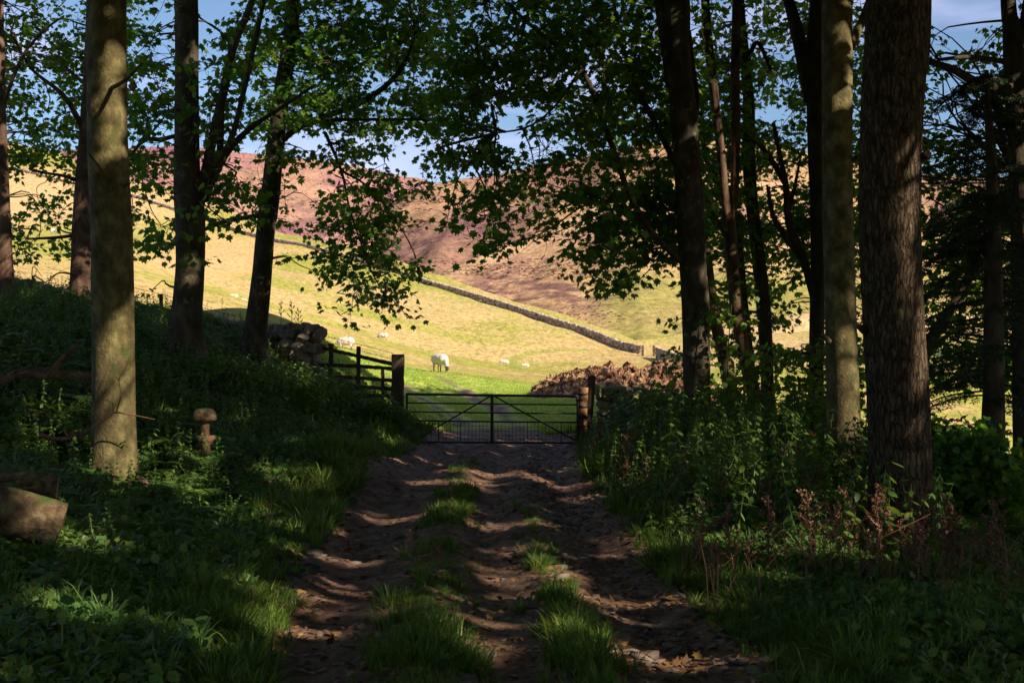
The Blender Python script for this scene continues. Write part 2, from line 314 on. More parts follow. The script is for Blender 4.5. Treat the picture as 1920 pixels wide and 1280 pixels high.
# woodland floor and track, one grid cut in two objects
def field_z(x, y):
    return gz(x, y)+np.clip((y-32)/20, 0, 1)*((fbm(x*.12, y*.12, 40, 5)-.5)*.8*np.clip(y/200, .15, 1))+np.clip((y-28)/2, 0, 1)*(fbm(x*1.5, y*1.5, 44, 3)-.5)*.08
xs = np.concatenate([np.arange(-20, -3.2, .22), np.arange(-3.2, 2.6, .045), np.arange(2.6, 12, .2), np.arange(12, 34, .8)])
ys = np.concatenate([np.arange(-12, 3.5, .5), np.arange(3.5, 28.01, .06)])
X, Y = np.meshgrid(xs, ys); Z = gz(X, Y)
U = X-tcx(Y)+(fbm(X*2, Y*2, 31)-.5)*.5
on = (U > uleft(Y)) & (U < 1.75)
vv = np.stack([X, Y, Z], -1).reshape(-1, 3); fc = grid_faces(*X.shape); sel = on.ravel()[fc[:, 0]]
tag(addmesh('track', vv, fc[sel], M['track'], smooth=True), 'rutted stony dirt track leading to the gate', kind='structure')
tag(addmesh('ground', vv, fc[~sel], M['soil'], smooth=True), 'dark woodland soil either side of the track', kind='structure')

# pasture beyond the gate, up to the long stone wall and over its crest
pxs = np.arange(-500, 2620, 10.); crest = np.interp(pxs, [-500, -200, 20, 110, 240, 322, 520, 650, 950, 1100, 1190, 1280, 2620], [440, 440, 425, 405, 350, 335, 286, 266, 219, 201, 188, 200, 230])
tt = np.concatenate([np.linspace(0, 1, 330), 1+np.linspace(.02, .6, 14)])
Yg = 27.9*(crest[None]/27.9)**(np.minimum(tt, 1)[:, None]); Yg = np.where(tt[:, None] > 1, crest[None]*(1+(tt[:, None]-1)*.7), Yg)
Xg = (pxs[None]-960)/F*Yg
Zg = gz(Xg, Yg)
over = np.clip((Yg-crest[None])/crest[None], 0, 1); zc = base((pxs-960)/F*crest, crest)[None]
Zg = np.where(over > 0, zc-crest[None]*over*.35, Zg)
far = np.clip((Yg-32)/20, 0, 1)
Zg = Zg+far*((fbm(Xg*.12, Yg*.12, 40, 5)-.5)*.8*np.clip(Yg/200, .15, 1))+np.clip((Yg-28)/2, 0, 1)*(fbm(Xg*1.5, Yg*1.5, 44, 3)-.5)*.08
Zg[0] -= .01
PY = HY-(Zg-EYE)/Yg*F; PX = np.broadcast_to(pxs[None], PY.shape)
gold = np.array([.46, .335, .145]); straw = np.array([.53, .37, .19]); green = np.array([.31, .30, .065]); lush = np.array([.34, .42, .075]); mud = np.array([.23, .15, .125]); tan_ = np.array([.56, .36, .17])
g1 = fbm(Xg*.05, Yg*.09, 50, 5); g2 = fbm(Xg*.4, Yg*.5, 52, 4); g3 = fbm(Xg*.02, Yg*.02, 57, 3)
def mixc(a, b, t): return a*(1-t[..., None])+b*t[..., None]
c = mixc(np.broadcast_to(gold, Zg.shape+(3,)), green, np.clip((g1-.46)*5+.25+(g2-.5)*1.2, 0, 1))
c = mixc(c, straw, np.clip((g3-.5)*4, 0, .7))
lw = np.clip((PY-np.interp(PX, [500, 700, 850, 1000, 1200, 1500], [612, 672, 704, 722, 728, 735])+(g1-.5)*40+(g2-.5)*14)/10, 0, 1)*np.clip((90-Yg)/10, 0, 1)*np.clip((1420-PX)/100, 0, 1); c = mixc(c, lush, lw*.85)
bl = np.exp(-(((PX-390)/110)**2+((PY-480)/38)**2)); c = mixc(c, tan_, np.clip(bl*1.8+(g2-.5), 0, 1)*(bl > .2))
bl = np.exp(-(((PX-100)/200)**2+((PY-375)/45)**2)); c = mixc(c, straw, np.clip(bl*1.5+(g2-.5)*1.0, 0, 1)*(bl > .2))
bl = np.exp(-(((PX-130)/220)**2+((PY-455)/30)**2)); c = mixc(c, green, np.clip(bl*1.2+(g2-.5), 0, .9)*(bl > .2))
def dist_poly(Xa, Ya, P):
    d = np.full(Xa.shape, 1e9)
    for a, b in zip(P[:-1], P[1:]):
        ab = b-a; t = np.clip(((Xa-a[0])*ab[0]+(Ya-a[1])*ab[1])/(ab@ab), 0, 1)
        d = np.minimum(d, np.hypot(Xa-a[0]-t*ab[0], Ya-a[1]-t*ab[1]))
    return d
def ruts(pts, wd):
    P = np.array([hit(*p)[:2] for p in pts]); return np.clip(1.3-dist_poly(Xg, Yg, P)/wd+(g2-.5)*3.2, 0, 1)
mm = np.maximum(ruts([(880, 828), (880, 800), (850, 780), (800, 752), (765, 728), (735, 710)], .22), ruts([(985, 828), (970, 800), (930, 765), (880, 742), (850, 722), (818, 705)], .22))
mm = np.maximum(mm, ruts([(935, 832), (930, 812), (900, 800)], .6)*.9)
c = mixc(c, mud, mm)
pth = np.array([hit(*p)[:2] for p in [(962, 690), (962, 672), (985, 662), (1040, 657), (1100, 655)]]); c = mixc(c, np.array([.22, .27, .05]), np.clip(1.3-dist_poly(Xg, Yg, pth)/.8, 0, .7))
tag(addmesh('field', np.stack([Xg, Yg, Zg], -1).reshape(-1, 3), grid_faces(*Xg.shape), M['field'], smooth=True, col=c.reshape(-1, 3)), 'golden green sloping pasture beyond the gate', kind='structure')

# hills: skyline and foot are surveyed, the slope between is real ground
def hill(name, label, px0, px1, crestp, footp, Yc, Yf, colf, seed, amp, step=6, rows=150, ease=.8, Ycr=None):
    p = np.arange(px0, px1+1, step).astype(float); cp = np.interp(p, *zip(*crestp)); fp = np.interp(p, *zip(*footp))
    yc = np.interp(p, *zip(*Yc)); yf = np.interp(p, *zip(*Yf)); t = np.linspace(0, 1, rows)[:, None]
    Yh = yf+(yc-yf)*t; ph = fp+(cp-fp)*t**ease
    xh = (p-960)/F*Yh; zh = EYE+(HY-ph)/F*Yh
    zh = zh+amp*(fbm(xh*.012, Yh*.008, seed, 6)-.5)*np.sin(np.clip(t, 0, 1)*math.pi)**.5*2+amp*.15*(fbm(xh*.08, Yh*.05, seed+9, 4)-.5)
    tb = np.linspace(.05, 1, 10)[:, None]; Yb = yc+tb*yc*.5; xb = (p-960)/F*yc+0*tb; xb = (p-960)/F*Yb; zb = zh[-1:]-tb**1.3*yc*.22
    Xh = np.vstack([xh, xb]); YY = np.vstack([Yh, Yb]); ZZ = np.vstack([zh, zb]); pp = HY-(ZZ-EYE)/YY*F
    return tag(addmesh(name, np.stack([Xh, YY, ZZ], -1).reshape(-1, 3), grid_faces(*Xh.shape), M['hill'], smooth=True, col=colf(Xh, YY, ZZ, np.broadcast_to(p, Xh.shape), pp).reshape(-1, 3)), label, kind='structure')
heather = np.array([.27, .125, .15]); moor = np.array([.37, .245, .125]); pinkish = np.array([.36, .20, .15]); dk = np.array([.13, .065, .07]); hgreen = np.array([.28, .255, .075])
def c_heather(x, y, z, px, py):
    n = fbm(x*.008, y*.02, 60, 5); m2 = fbm(x*.02, z*.10, 61, 4)
    c = mixc(np.broadcast_to(np.array([.35, .19, .17]), x.shape+(3,)), heather, np.clip((n-.40)*7, 0, .95)); c = mixc(c, dk*1.3, np.clip((m2-.58)*6, 0, .7))
    return mixc(c, moor, np.clip((fbm(x*.006, y*.006, 63)-.60)*5, 0, .5))
def c_right(x, y, z, px, py):
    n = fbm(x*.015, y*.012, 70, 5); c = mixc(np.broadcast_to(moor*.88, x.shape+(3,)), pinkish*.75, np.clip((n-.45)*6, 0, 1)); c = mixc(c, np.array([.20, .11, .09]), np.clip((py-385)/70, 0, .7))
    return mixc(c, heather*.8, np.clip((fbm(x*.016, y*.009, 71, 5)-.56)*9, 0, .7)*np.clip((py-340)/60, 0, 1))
def c_spur(x, y, z, px, py):
    n = fbm(x*.03, z*.09, 80, 5); c = mixc(np.broadcast_to(moor*1.12, x.shape+(3,)), pinkish, np.clip((n-.54)*6, 0, .8)); sc_ = np.interp(px, [560, 700, 830, 880, 1060, 1200, 1400], [600, 560, 512, 490, 412, 356, 335]); dp = py-sc_
    c = mixc(c, np.array([.52, .35, .19]), np.clip((34-dp)/22, 0, 1)*np.clip((n-.3)*4, 0, 1)*.8)  # paler band painted along the crest to stand in for ridge lighting
    st_ = np.exp(-((dp-np.interp(px, [800, 1000, 1200], [50, 105, 190]))/40)**2)
    c = mixc(c, dk, np.clip((fbm((x+z*1.5)*.16, z*.8, 82, 5)-.50)*10, 0, .8)*np.clip(st_*1.3, 0, 1)*np.clip((1250-px)/120, 0, 1))
    gm = np.clip((px-1090)/70, 0, 1)*np.clip((py-470)/60, 0, 1)*.95+np.clip((py-600)/30, 0, 1)*.3
    return mixc(c, hgreen, np.clip(gm+(n-.5)*1.2*(gm > .05), 0, 1))
hill('heather_hill', 'purple heather covered hill on the left skyline', -300, 1300, [(-300, 262), (100, 282), (330, 274), (430, 283), (600, 300), (780, 336), (830, 348), (1000, 430), (1300, 560)],
     [(-300, 520), (500, 520), (830, 560), (1300, 640)], [(-300, 950), (1300, 950)], [(-300, 480), (1300, 430)], c_heather, 21, 24)
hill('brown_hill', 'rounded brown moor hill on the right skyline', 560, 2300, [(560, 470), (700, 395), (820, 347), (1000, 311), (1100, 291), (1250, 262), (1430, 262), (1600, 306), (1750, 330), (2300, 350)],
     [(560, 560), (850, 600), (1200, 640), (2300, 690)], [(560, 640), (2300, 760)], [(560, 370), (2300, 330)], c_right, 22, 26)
hill('hill_spur', 'tan hillside spur with dark heather streaks behind the far wall', 560, 2400, [(560, 600), (700, 560), (830, 512), (880, 490), (1060, 412), (1200, 356), (1400, 335), (1600, 360), (1800, 420), (2400, 440)],
     [(560, 680), (1000, 690), (1200, 700), (1500, 700), (2400, 720)], [(560, 330), (1000, 420), (1500, 480), (2400, 480)], [(560, 270), (1200, 225), (2400, 240)], c_spur, 23, 11)
def c_pale(x, y, z, px, py):
    n = fbm(x*.03, y*.05, 90, 4); return mixc(np.broadcast_to(straw*1.02, x.shape+(3,)), hgreen, np.clip((n-.5)*4, 0, .6))
hill('valley_field', 'pale stubble field low in the valley on the right', 1180, 2500, [(1180, 690), (1240, 660), (1290, 630), (1450, 598), (1520, 586), (1800, 590), (2500, 600)], [(1180, 720), (2500, 760)],
     [(1180, 236), (2500, 250)], [(1180, 205), (2500, 205)], c_pale, 24, 1.5, rows=60)
b = base(0, 0); q = 5000.
tag(addmesh('valley_floor', np.array([[-q, -q, -30], [q, -q, -30], [q, q, -30], [-q, q, -30]]), np.array([[0, 1, 2, 3]]), M['hill'], col=np.tile(green*.8, (4, 1))), 'green land out to the horizon', kind='structure')

# ------------------------------------------------------------------ leaves cut out of the canopy to let sun through: (px,py,Y,radius) spots that the sun reaches
SH = []
def shaft(px, py, Y_, r): SH.append((*V(px, py, Y_), r))
def gshaft(px, py, r, n=1, dpx=0):
    for i in range(n):
        p = px+dpx*(i-(n-1)/2); Yq = 4.
        for Yq in np.arange(4, 30, .04):
            if gz((p-960)/F*Yq, Yq) > EYE+(HY-py)/F*Yq: break
        SH.append((*V(p, py, Yq), r))
for y in range(660, 900, 30): shaft(230, y, 13.1, .25)
for y in range(90, 290, 40): shaft(228, y, 13.1, .08)
for y in range(650, 850, 28): shaft(1592, y, 15.8, .17)
for y in (170, 555, 580): shaft(1588, y, 15.8, .10)
for y in (290, 325): shaft(1700, y, 11.3, .16)
for y in (480, 740, 775, 805): shaft(1695, y, 11.3, .11)
for y in range(150, 400, 35): shaft(1345, y, 22.7, .12); shaft(1380, y-20, 22.7, .12)
for y in (560, 590, 620): shaft(1338, y, 22.7, .12); shaft(1378, y-40, 22.7, .1)
for p in ((530, 200, 23.8), (525, 225, 23.8), (152, 530, 25.8), (8, 500, 24.3), (357, 500, 19.8)): shaft(*p, .1)
shaft(1092, 755, 24.2, .08)
for p in ((640, 1125), (700, 1118), (590, 1130), (670, 1140)): gshaft(*p, .17)
for p in ((960, 1170), (1010, 1165), (910, 1160)): gshaft(*p, .13)
for p in ((1130, 1200), (1190, 1235), (1110, 1140), (1240, 1130)): gshaft(*p, .10)
for p in ((820, 1100), (800, 1120), (850, 1110)): gshaft(*p, .16)
for p in ((850, 945), (860, 970), (880, 930), (690, 965), (740, 975), (650, 1050), (960, 1080), (980, 1030), (960, 985), (1040, 1060), (1060, 1100), (1150, 1010), (1170, 1035)): gshaft(*p, .11)
for p in ((830, 848), (880, 850), (930, 852), (980, 855), (1040, 862), (850, 880), (900, 885), (960, 890), (1010, 900), (1060, 915), (800, 865), (790, 905), (1120, 850), (740, 860)): gshaft(*p, .13)
for p in ((500, 1000), (520, 1030), (330, 930), (350, 960), (300, 905), (100, 850), (60, 835), (640, 700), (600, 780), (480, 880)): gshaft(*p, .14)
for p in ((40, 950, 8.4), (90, 960, 8.4), (510, 635, 25.1), (530, 650, 25.1), (550, 640, 25.1), (520, 662, 25), (385, 775, 13.9), (385, 800, 13.9), (1160, 775, 24.7), (1150, 790, 24.7), (1200, 745, 25), (1140, 760, 24.7), (1180, 760, 24.7), (1570, 930, 9.6), (1570, 970, 9.6), (1580, 1010, 9.6), (1400, 1040, 9), (1320, 830, 14), (1250, 840, 14), (1420, 850, 13), (1350, 780, 16), (1460, 760, 17), (820, 1050, 8.8)): shaft(*p, .13)
for i in range(110):
    if i % 2: gshaft(random.uniform(20, 640), random.uniform(760, 1200), random.uniform(.04, .10))
    else: gshaft(random.uniform(1150, 1750), random.uniform(860, 1040), random.uniform(.04, .09))
for i in range(12): gshaft(random.uniform(820, 1090), random.uniform(850, 1240), random.uniform(.05, .09))
for i in range(34): shaft(random.uniform(1350, 1900), random.uniform(350, 720), 22, random.uniform(.1, .2)); shaft(random.uniform(560, 1250), random.uniform(10, 480), 21.8, random.uniform(.08, .16)); shaft(random.uniform(560, 1250), random.uniform(10, 300), 22.2, random.uniform(.08, .14)); shaft(random.uniform(0, 640), random.uniform(0, 480), 22.5, random.uniform(.06, .12)); shaft(random.uniform(400, 760), random.uniform(690, 830), 21.5, random.uniform(.05, .1))
SH = np.array(SH)
def clear(P, margin=.06):
    keep = np.ones(len(P), bool)
    for s in SH:
        d = P-s[:3]; t = d@SUN; q2 = (d*d).sum(1)-t*t
        keep &= ~((t > .7) & (q2 < (s[3]*1.15+margin)**2))
    return keep

# ------------------------------------------------------------------ leaf shapes
def leaf_shape():
    a = [(0, 0), (.28, -.06), (.26, .14), (.52, .22), (.36, .40), (.42, .62), (.17, .56), (0, .98), (-.17, .56), (-.42, .62), (-.36, .40), (-.52, .22), (-.26, .14), (-.28, -.06)]
    return np.array([(x, y, -.25*abs(x)-.12*y*y) for x, y in a])
MAPLE = leaf_shape(); MF = [np.arange(14)[None]]
OVAL = np.array([(0, 0, 0), (.25, .3, -.05), (.22, .65, -.08), (0, 1, -.15), (-.22, .65, -.08), (-.25, .3, -.05)]); OF = [np.array([[0, 1, 2, 3], [0, 3, 4, 5]])]
DIAM = np.array([(0, 0, 0), (.42, .45, -.1), (0, 1, -.1), (-.42, .45, -.1)]); DF = [np.array([[0, 1, 2], [0, 2, 3]])]

# ------------------------------------------------------------------ trees
TREES = {}
def limb_mesh(mb, Y_, pts, seg=14, amp=.12, fine=None, seed=0, n=None, dY=None, flare=0):
    """pts: (px,py,width_px[,dY])"""
    P = []; W = []
    for i, p in enumerate(pts):
        yy = Y_+(p[3] if len(p) > 3 else 0); P.append(V(p[0], p[1], yy)); W.append(p[2]/2/F*yy)
    P = np.array(P); W = np.array(W); n = n or max(12, int(np.linalg.norm(np.diff(P, axis=0), axis=1).sum()*5))
    Q = catmull(np.hstack([P, W[:, None]]), n); r = Q[:, 3]
    if flare:
        z = Q[:, 2]; d = z-z.min(); r = r*(1+flare*np.exp(-d/.28))
    v, f = tube(Q[:, :3], r, seg, amp, fine, seed)
    if flare:
        vv_ = v.reshape(len(Q), seg, 3); a_ = np.linspace(0, 2*math.pi, seg, endpoint=False); k_ = (.55*np.exp(-(Q[:, 2]-Q[:, 2].min())/.22))[:, None]*np.maximum(0, np.cos(a_*2.5+seed)+.35*np.cos(a_*5+seed*2))[None]
        c_ = Q[:, None, :3]; v = (c_+(vv_-c_)*(1+k_[..., None])).reshape(-1, 3)
    mb.add(v, f); return Q
def make_tree(key, name, label, Y_, trunk, limbs=(), mat='bark', fine=None, seg=20, crown_r=None, group=None, flare=.35, top=13.5, cat='tree', amp=.12, lmat=None, ndiv=None):
    s = len(TREES)*3+1
    bx, by, bw = trunk[0][:3]; p0 = V(bx, by, Y_); zb = float(gz(p0[0], p0[1]))
    root = thing(name, (p0[0], p0[1], zb), label, cat, group)
    pts = list(trunk)
    base_pt = V(bx, by, Y_); low = zb-.25
    if low < base_pt[2]: pts = [(bx, HY-(low-EYE)/Y_*F, bw)]+pts
    if top:
        a, b_ = trunk[-2], trunk[-1]; zt = V(b_[0], b_[1], Y_)[2]
        pyt = HY-(top-EYE)/Y_*F; k = (pyt-b_[1])/((b_[1]-a[1]) or -1); dx = np.clip((b_[0]-a[0])*k*.5, -90, 90)
        pts += [(b_[0]+dx*.5, (b_[1]+pyt)/2, b_[2]*.75), (b_[0]+dx, pyt, b_[2]*.35)]
    mb = MB(); Q = limb_mesh(mb, Y_, pts, seg, amp, fine, s, flare=flare, n=ndiv); mb.build('trunk', M[mat], root, True)
    nodes = [Q[:, :3]]
    for k, lb in enumerate(limbs):
        m2 = MB(); q2 = limb_mesh(m2, Y_, lb, 10, .12, None, s+k+1); m2.build('branch', M[lmat or mat], root, True); nodes.append(q2[:, :3])
    TREES[key] = dict(root=root, Y=Y_, nodes=np.vstack(nodes), crown=[], twigs=MB(), topz=Q[-1, 2], xy=Q[-1, :2], seen=[])
    return root
make_tree('A', 'tree', 'thick smooth grey trunk with a sunlit foot, nearest tree left of the track', 13.3,
    [(214, 905, 84), (214, 880, 82), (213, 750, 78), (212, 600, 76), (210, 450, 76), (203, 300, 74), (201, 150, 72), (200, 0, 70)],
    [[(210, 165, 8, -.2), (235, 150, 7, -.5), (265, 120, 4, -.8)], [(185, 165, 9), (150, 150, 7, .2), (110, 118, 5, .4), (60, 100, 3, .6)], [(195, 325, 4, -.3), (180, 305, 4, -.6), (165, 285, 3, -.8)], [(245, 165, 14, -.1), (254, 160, 11, -.12)], [(232, 345, 12, -.2), (240, 342, 9, -.27)], [(180, 470, 9, -.1), (169, 466, 7, -.1)]],
    mat='bark_smooth', seg=48, amp=.05, ndiv=120)
make_tree('B', 'tree', 'dark trunk on the left bank with several thin side stems forking off it', 20.0,
    [(350, 640, 62), (350, 600, 57), (356, 500, 53), (356, 400, 54), (351, 340, 50), (350, 200, 44), (350, 100, 42), (351, 0, 42)],
    [[(368, 385, 26), (384, 330, 20), (400, 255, 18), (424, 150, 17), (440, 80, 16), (462, 30, 13), (485, -40, 10)], [(372, 375, 18), (388, 325, 13), (430, 270, 12), (455, 180, 10), (478, 80, 9), (495, 0, 8), (505, -60, 6)],
     [(378, 372, 26), (402, 325, 18, .3), (430, 280, 13, .6), (470, 240, 10, .8), (530, 200, 7, 1.0), (590, 160, 5, 1.2)], [(410, 320, 14, .3), (414, 250, 12, .3), (416, 190, 10, .4)], [(328, 255, 8, .2), (300, 262, 9, .3), (270, 262, 8, .4), (250, 285, 6, .4), (225, 300, 5, .5)]],
    mat='bark', seg=32, ndiv=90)
make_tree('C', 'tree', 'slender curving trunk leaning right beside the end of the stone wall', 24.0,
    [(476, 645, 50), (479, 620, 42), (490, 520, 37), (497, 440, 35), (505, 380, 36), (513, 300, 33), (520, 240, 31), (530, 160, 30), (543, 80, 28), (550, 0, 28)],
    [[(520, 275, 14), (535, 258, 13, -.2), (560, 240, 12, -.4), (600, 222, 12, -.5), (660, 200, 11, -.5), (715, 168, 10, -.5), (755, 125, 8, -.6), (780, 60, 6, -.7)], [(515, 285, 12), (540, 250, 8, -.3), (580, 232, 6, -.6), (620, 225, 4, -.8)],
     [(495, 402, 9), (460, 408, 9), (425, 414, 9), (395, 425, 8), (380, 433, 6)], [(600, 225, 8, -.5), (700, 224, 6, -.8), (800, 225, 5, -1), (900, 232, 3, -1)], [(610, 250, 7, -.5), (640, 320, 5, -.7), (655, 390, 4, -.9), (675, 450, 3, -1), (695, 505, 3, -1.1), (722, 555, 2, -1.1)], [(640, 320, 5, -.7), (690, 350, 4, -.8), (740, 410, 3, -.9), (775, 470, 3, -1), (785, 515, 2, -1)]],
    mat='bark', seg=28, ndiv=80)
make_tree('D', 'tree', 'brown trunk half hidden behind the thick smooth trunk on the left', 26.0,
    [(152, 552, 40), (152, 500, 37), (154, 440, 38), (158, 350, 34), (165, 250, 32), (172, 120, 30), (176, 0, 28)],
    [[(150, 340, 8), (120, 330, 6, -.3), (90, 325, 5, -.5), (57, 318, 4, -.6)], [(145, 440, 7), (110, 445, 6, -.3), (50, 448, 4, -.5)], [(140, 515, 4, -.3), (110, 512, 3, -.5), (85, 530, 3, -.6)], [(160, 250, 12), (120, 180, 9, -.5), (60, 130, 6, -.8), (20, 60, 5, -1)]], mat='bark_red', seg=24)
make_tree('E', 'tree', 'dark trunk cut off by the left edge of the picture', 24.4, [(12, 555, 30), (10, 500, 28), (7, 400, 24), (2, 250, 20), (0, 120, 18), (-3, 0, 18)],
    [[(5, 200, 8), (40, 110, 6, -.3), (80, 60, 5, -.4), (120, 30, 3)]], mat='bark_red', seg=24)
make_tree('F', 'tree', 'tall dark trunk right of the gate with a long branch arching left over the track', 20.0,
    [(1306, 810, 52), (1306, 780, 50), (1306, 700, 51), (1305, 600, 52), (1300, 500, 49), (1295, 400, 52), (1288, 300, 50), (1281, 200, 48), (1272, 100, 46), (1268, 0, 50)],
    [[(1290, 500, 10), (1265, 480, 12, -.2), (1215, 425, 11, -.4), (1180, 365, 11, -.5), (1157, 300, 11, -.6), (1130, 225, 10, -.6), (1108, 165, 11, -.7), (1075, 112, 9, -.8), (1010, 60, 8, -.9), (930, -10, 6, -1)],
     [(1275, 320, 14, .2), (1255, 285, 11, .3), (1225, 225, 10, .4), (1195, 165, 9, .5), (1165, 80, 7, .6), (1150, 0, 6, .7)], [(1262, 160, 30), (1248, 80, 22), (1234, 0, 18), (1222, -60, 14)], [(1300, 250, 10, .1), (1308, 190, 9, .1), (1300, 130, 9, .1), (1292, 60, 8, .1)],
     [(1070, 110, 6, -.8), (1030, 140, 5, -1), (985, 160, 4, -1.2), (940, 175, 3, -1.3)], [(1275, 395, 7, .3), (1240, 390, 6, .4), (1200, 365, 5, .5), (1160, 380, 3, .6)], [(1090, 130, 6, -.8), (1040, 200, 4, -1), (990, 238, 4, -1.1), (930, 250, 3, -1.2)]],
    mat='bark', seg=36, ndiv=100)
make_tree('G', 'tree', 'reddish two-stemmed tree right of the tall dark trunk, splitting at mid height', 23.0,
    [(1428, 800, 34), (1420, 765, 30), (1402, 690, 26), (1386, 610, 26), (1376, 530, 25), (1372, 470, 24), (1367, 420, 24), (1360, 375, 17), (1352, 290, 16), (1338, 170, 17), (1326, 60, 17), (1322, 0, 16)],
    [[(1368, 430, 16), (1376, 370, 17), (1379, 280, 17), (1378, 150, 18), (1380, 60, 18), (1382, -20, 17), (1384, -200, 12)], [(1366, 400, 8, .2), (1345, 340, 12, .4), (1325, 300, 10, .6), (1315, 240, 8, .8)], [(1360, 440, 8), (1335, 400, 10, .2), (1310, 340, 8, .4)]], mat='bark_red', seg=24, ndiv=90)
make_tree('G2', 'tree', 'leaning moss-patched stem growing close behind the tall dark trunk', 22.4, [(1376, 800, 30), (1371, 740, 27), (1359, 680, 25), (1343, 610, 22), (1333, 550, 20), (1326, 480, 16), (1322, 420, 12)], [], mat='bark_red', top=0, seg=22)
make_tree('G3', 'tree', 'dark straight trunk just right of the reddish two-stemmed tree', 25.0, [(1442, 790, 26), (1438, 700, 24), (1433, 600, 26), (1424, 500, 26), (1414, 420, 24), (1404, 300, 24), (1404, 200, 22), (1396, 100, 18), (1388, 0, 15)],
    [[(1400, 120, 10), (1420, 80, 9), (1445, 130, 6)], [(1415, 260, 10), (1440, 290, 9), (1465, 330, 12), (1475, 350, 10)]], mat='bark_dark', seg=22)
make_tree('G4', 'tree', 'thin dark stem between the reddish tree and the dark straight trunk', 24.2, [(1412, 780, 18), (1408, 700, 17), (1400, 620, 16), (1393, 540, 15), (1388, 460, 12), (1384, 400, 9)], [], mat='bark_dark', top=0, seg=16)
make_tree('H', 'tree', 'dark trunk forking high up, behind the slim pale trunk on the right', 24.0,
    [(1530, 810, 34), (1530, 700, 28), (1532, 600, 27), (1533, 500, 26), (1532, 400, 26), (1530, 300, 28), (1528, 200, 32), (1527, 120, 34), (1528, 50, 28), (1530, 0, 26)],
    [[(1522, 190, 30), (1508, 120, 28), (1492, 50, 24), (1478, 0, 20), (1462, -60, 16)], [(1525, 560, 12), (1508, 490, 15), (1480, 420, 15), (1474, 350, 12), (1462, 290, 9), (1450, 230, 7)], [(1508, 490, 13), (1470, 440, 11), (1448, 400, 9), (1440, 350, 7)], [(1478, 400, 8), (1492, 340, 6), (1500, 300, 4)]], mat='bark_dark', seg=26)
make_tree('I', 'tree', 'slim straight grey trunk with a sunlit strip, left of the widest trunk', 16.0,
    [(1583, 880, 68), (1582, 840, 63), (1581, 750, 61), (1578, 650, 58), (1574, 500, 56), (1571, 400, 56), (1570, 200, 56), (1570, 0, 56)],
    [[(1554, 640, 11, -.2), (1547, 632, 8, -.3), (1542, 628, 7, -.35)], [(1602, 300, 10, -.1), (1609, 292, 7, -.2)], [(1595, 90, 16, .2), (1608, 60, 16, .4), (1622, 25, 15, .6), (1640, -30, 12, .8)]], mat='bark_smooth', seg=40, amp=.05, ndiv=110)
make_tree('J', 'tree', 'widest trunk on the right with deeply furrowed bark', 11.6,
    [(1694, 1040, 122), (1692, 980, 116), (1688, 850, 114), (1682, 720, 112), (1675, 600, 110), (1670, 500, 109), (1668, 380, 110), (1670, 250, 112), (1675, 150, 114), (1684, 0, 116)],
    [[(1722, 300, 22, -.1), (1734, 292, 17, -.15), (1740, 288, 15, -.2)], [(1700, 240, 16, -.25), (1702, 238, 13, -.42)], [(1622, 620, 16, -.05), (1611, 612, 12, -.1)]], mat='bark_rough', fine=(24, 5.5, .006), seg=240, amp=.06, ndiv=520)
make_tree('K', 'tree', 'dark leaning tree at the right edge with a thick limb reaching left', 20.0,
    [(1925, 760, 48), (1922, 600, 46), (1920, 450, 46), (1914, 300, 46), (1905, 150, 42), (1896, 50, 32), (1890, 0, 28)],
    [[(1905, 170, 26), (1870, 165, 20, -.3), (1830, 155, 18, -.5), (1790, 132, 15, -.6), (1735, 112, 10, -.8)], [(1905, 120, 12), (1860, 112, 11, -.3), (1810, 108, 9, -.5), (1760, 112, 6, -.6)], [(1908, 130, 16), (1916, 60, 14), (1926, -10, 12)]], mat='bark_dark', seg=26)
make_tree('L', 'tree', 'slanting dark trunk between the widest trunk and the conifer', 21.0, [(1722, 720, 26), (1740, 650, 24), (1768, 600, 22), (1795, 560, 20), (1835, 480, 18), (1870, 400, 16), (1905, 330, 14)], [[(1800, 550, 8), (1800, 600, 5), (1796, 640, 4)]], mat='bark_dark', top=0, seg=20)

# foliage that the photo shows, as leaf density per 60 px cell (12 rows from the top)
DENS = """
88778547999999999999986788753004
88878447899999989999986767754245
87877466789967999889999867865565
75778575899889945999998785575326
78887464566846863588898986786657
52656354534683597777899875785678
25754255428943684389999989986899
32543521028941573489999999986899
21111100006850000146365667877799
00000000001530000000025784665689
00000000000000000000025785876789
00000000000000000000013676887899
""".split()
DENS[0] = '77667547889999999999986788753004'
OWN = [('E', 10), ('D', 150), ('B', 350), ('C', 560), ('C', 760), ('F', 900), ('F', 1150), ('F', 1250), ('G', 1370), ('G3', 1430), ('H', 1510), ('K', 1830), ('L', 1790)]
HOLES = [(700, 150, 30, 26), (950, 235, 42, 48), (580, 268, 40, 20), (765, 300, 42, 42), (1450, 210, 28, 24), (1782, 200, 28, 42), (1800, 40, 60, 32), (1835, 190, 18, 30), (1810, 300, 30, 12), (395, 45, 22, 36), (60, 350, 35, 26),
         (310, 55, 16, 26), (980, 52, 14, 14), (450, 250, 20, 30), (910, 330, 18, 14), (1500, 610, 34, 30), (1240, 560, 40, 34), (1080, 290, 25, 12), (40, 240, 18, 16), (590, 360, 20, 30), (1160, 300, 10, 8), (820, 400, 16, 20), (990, 420, 22, 20)]
spr = []
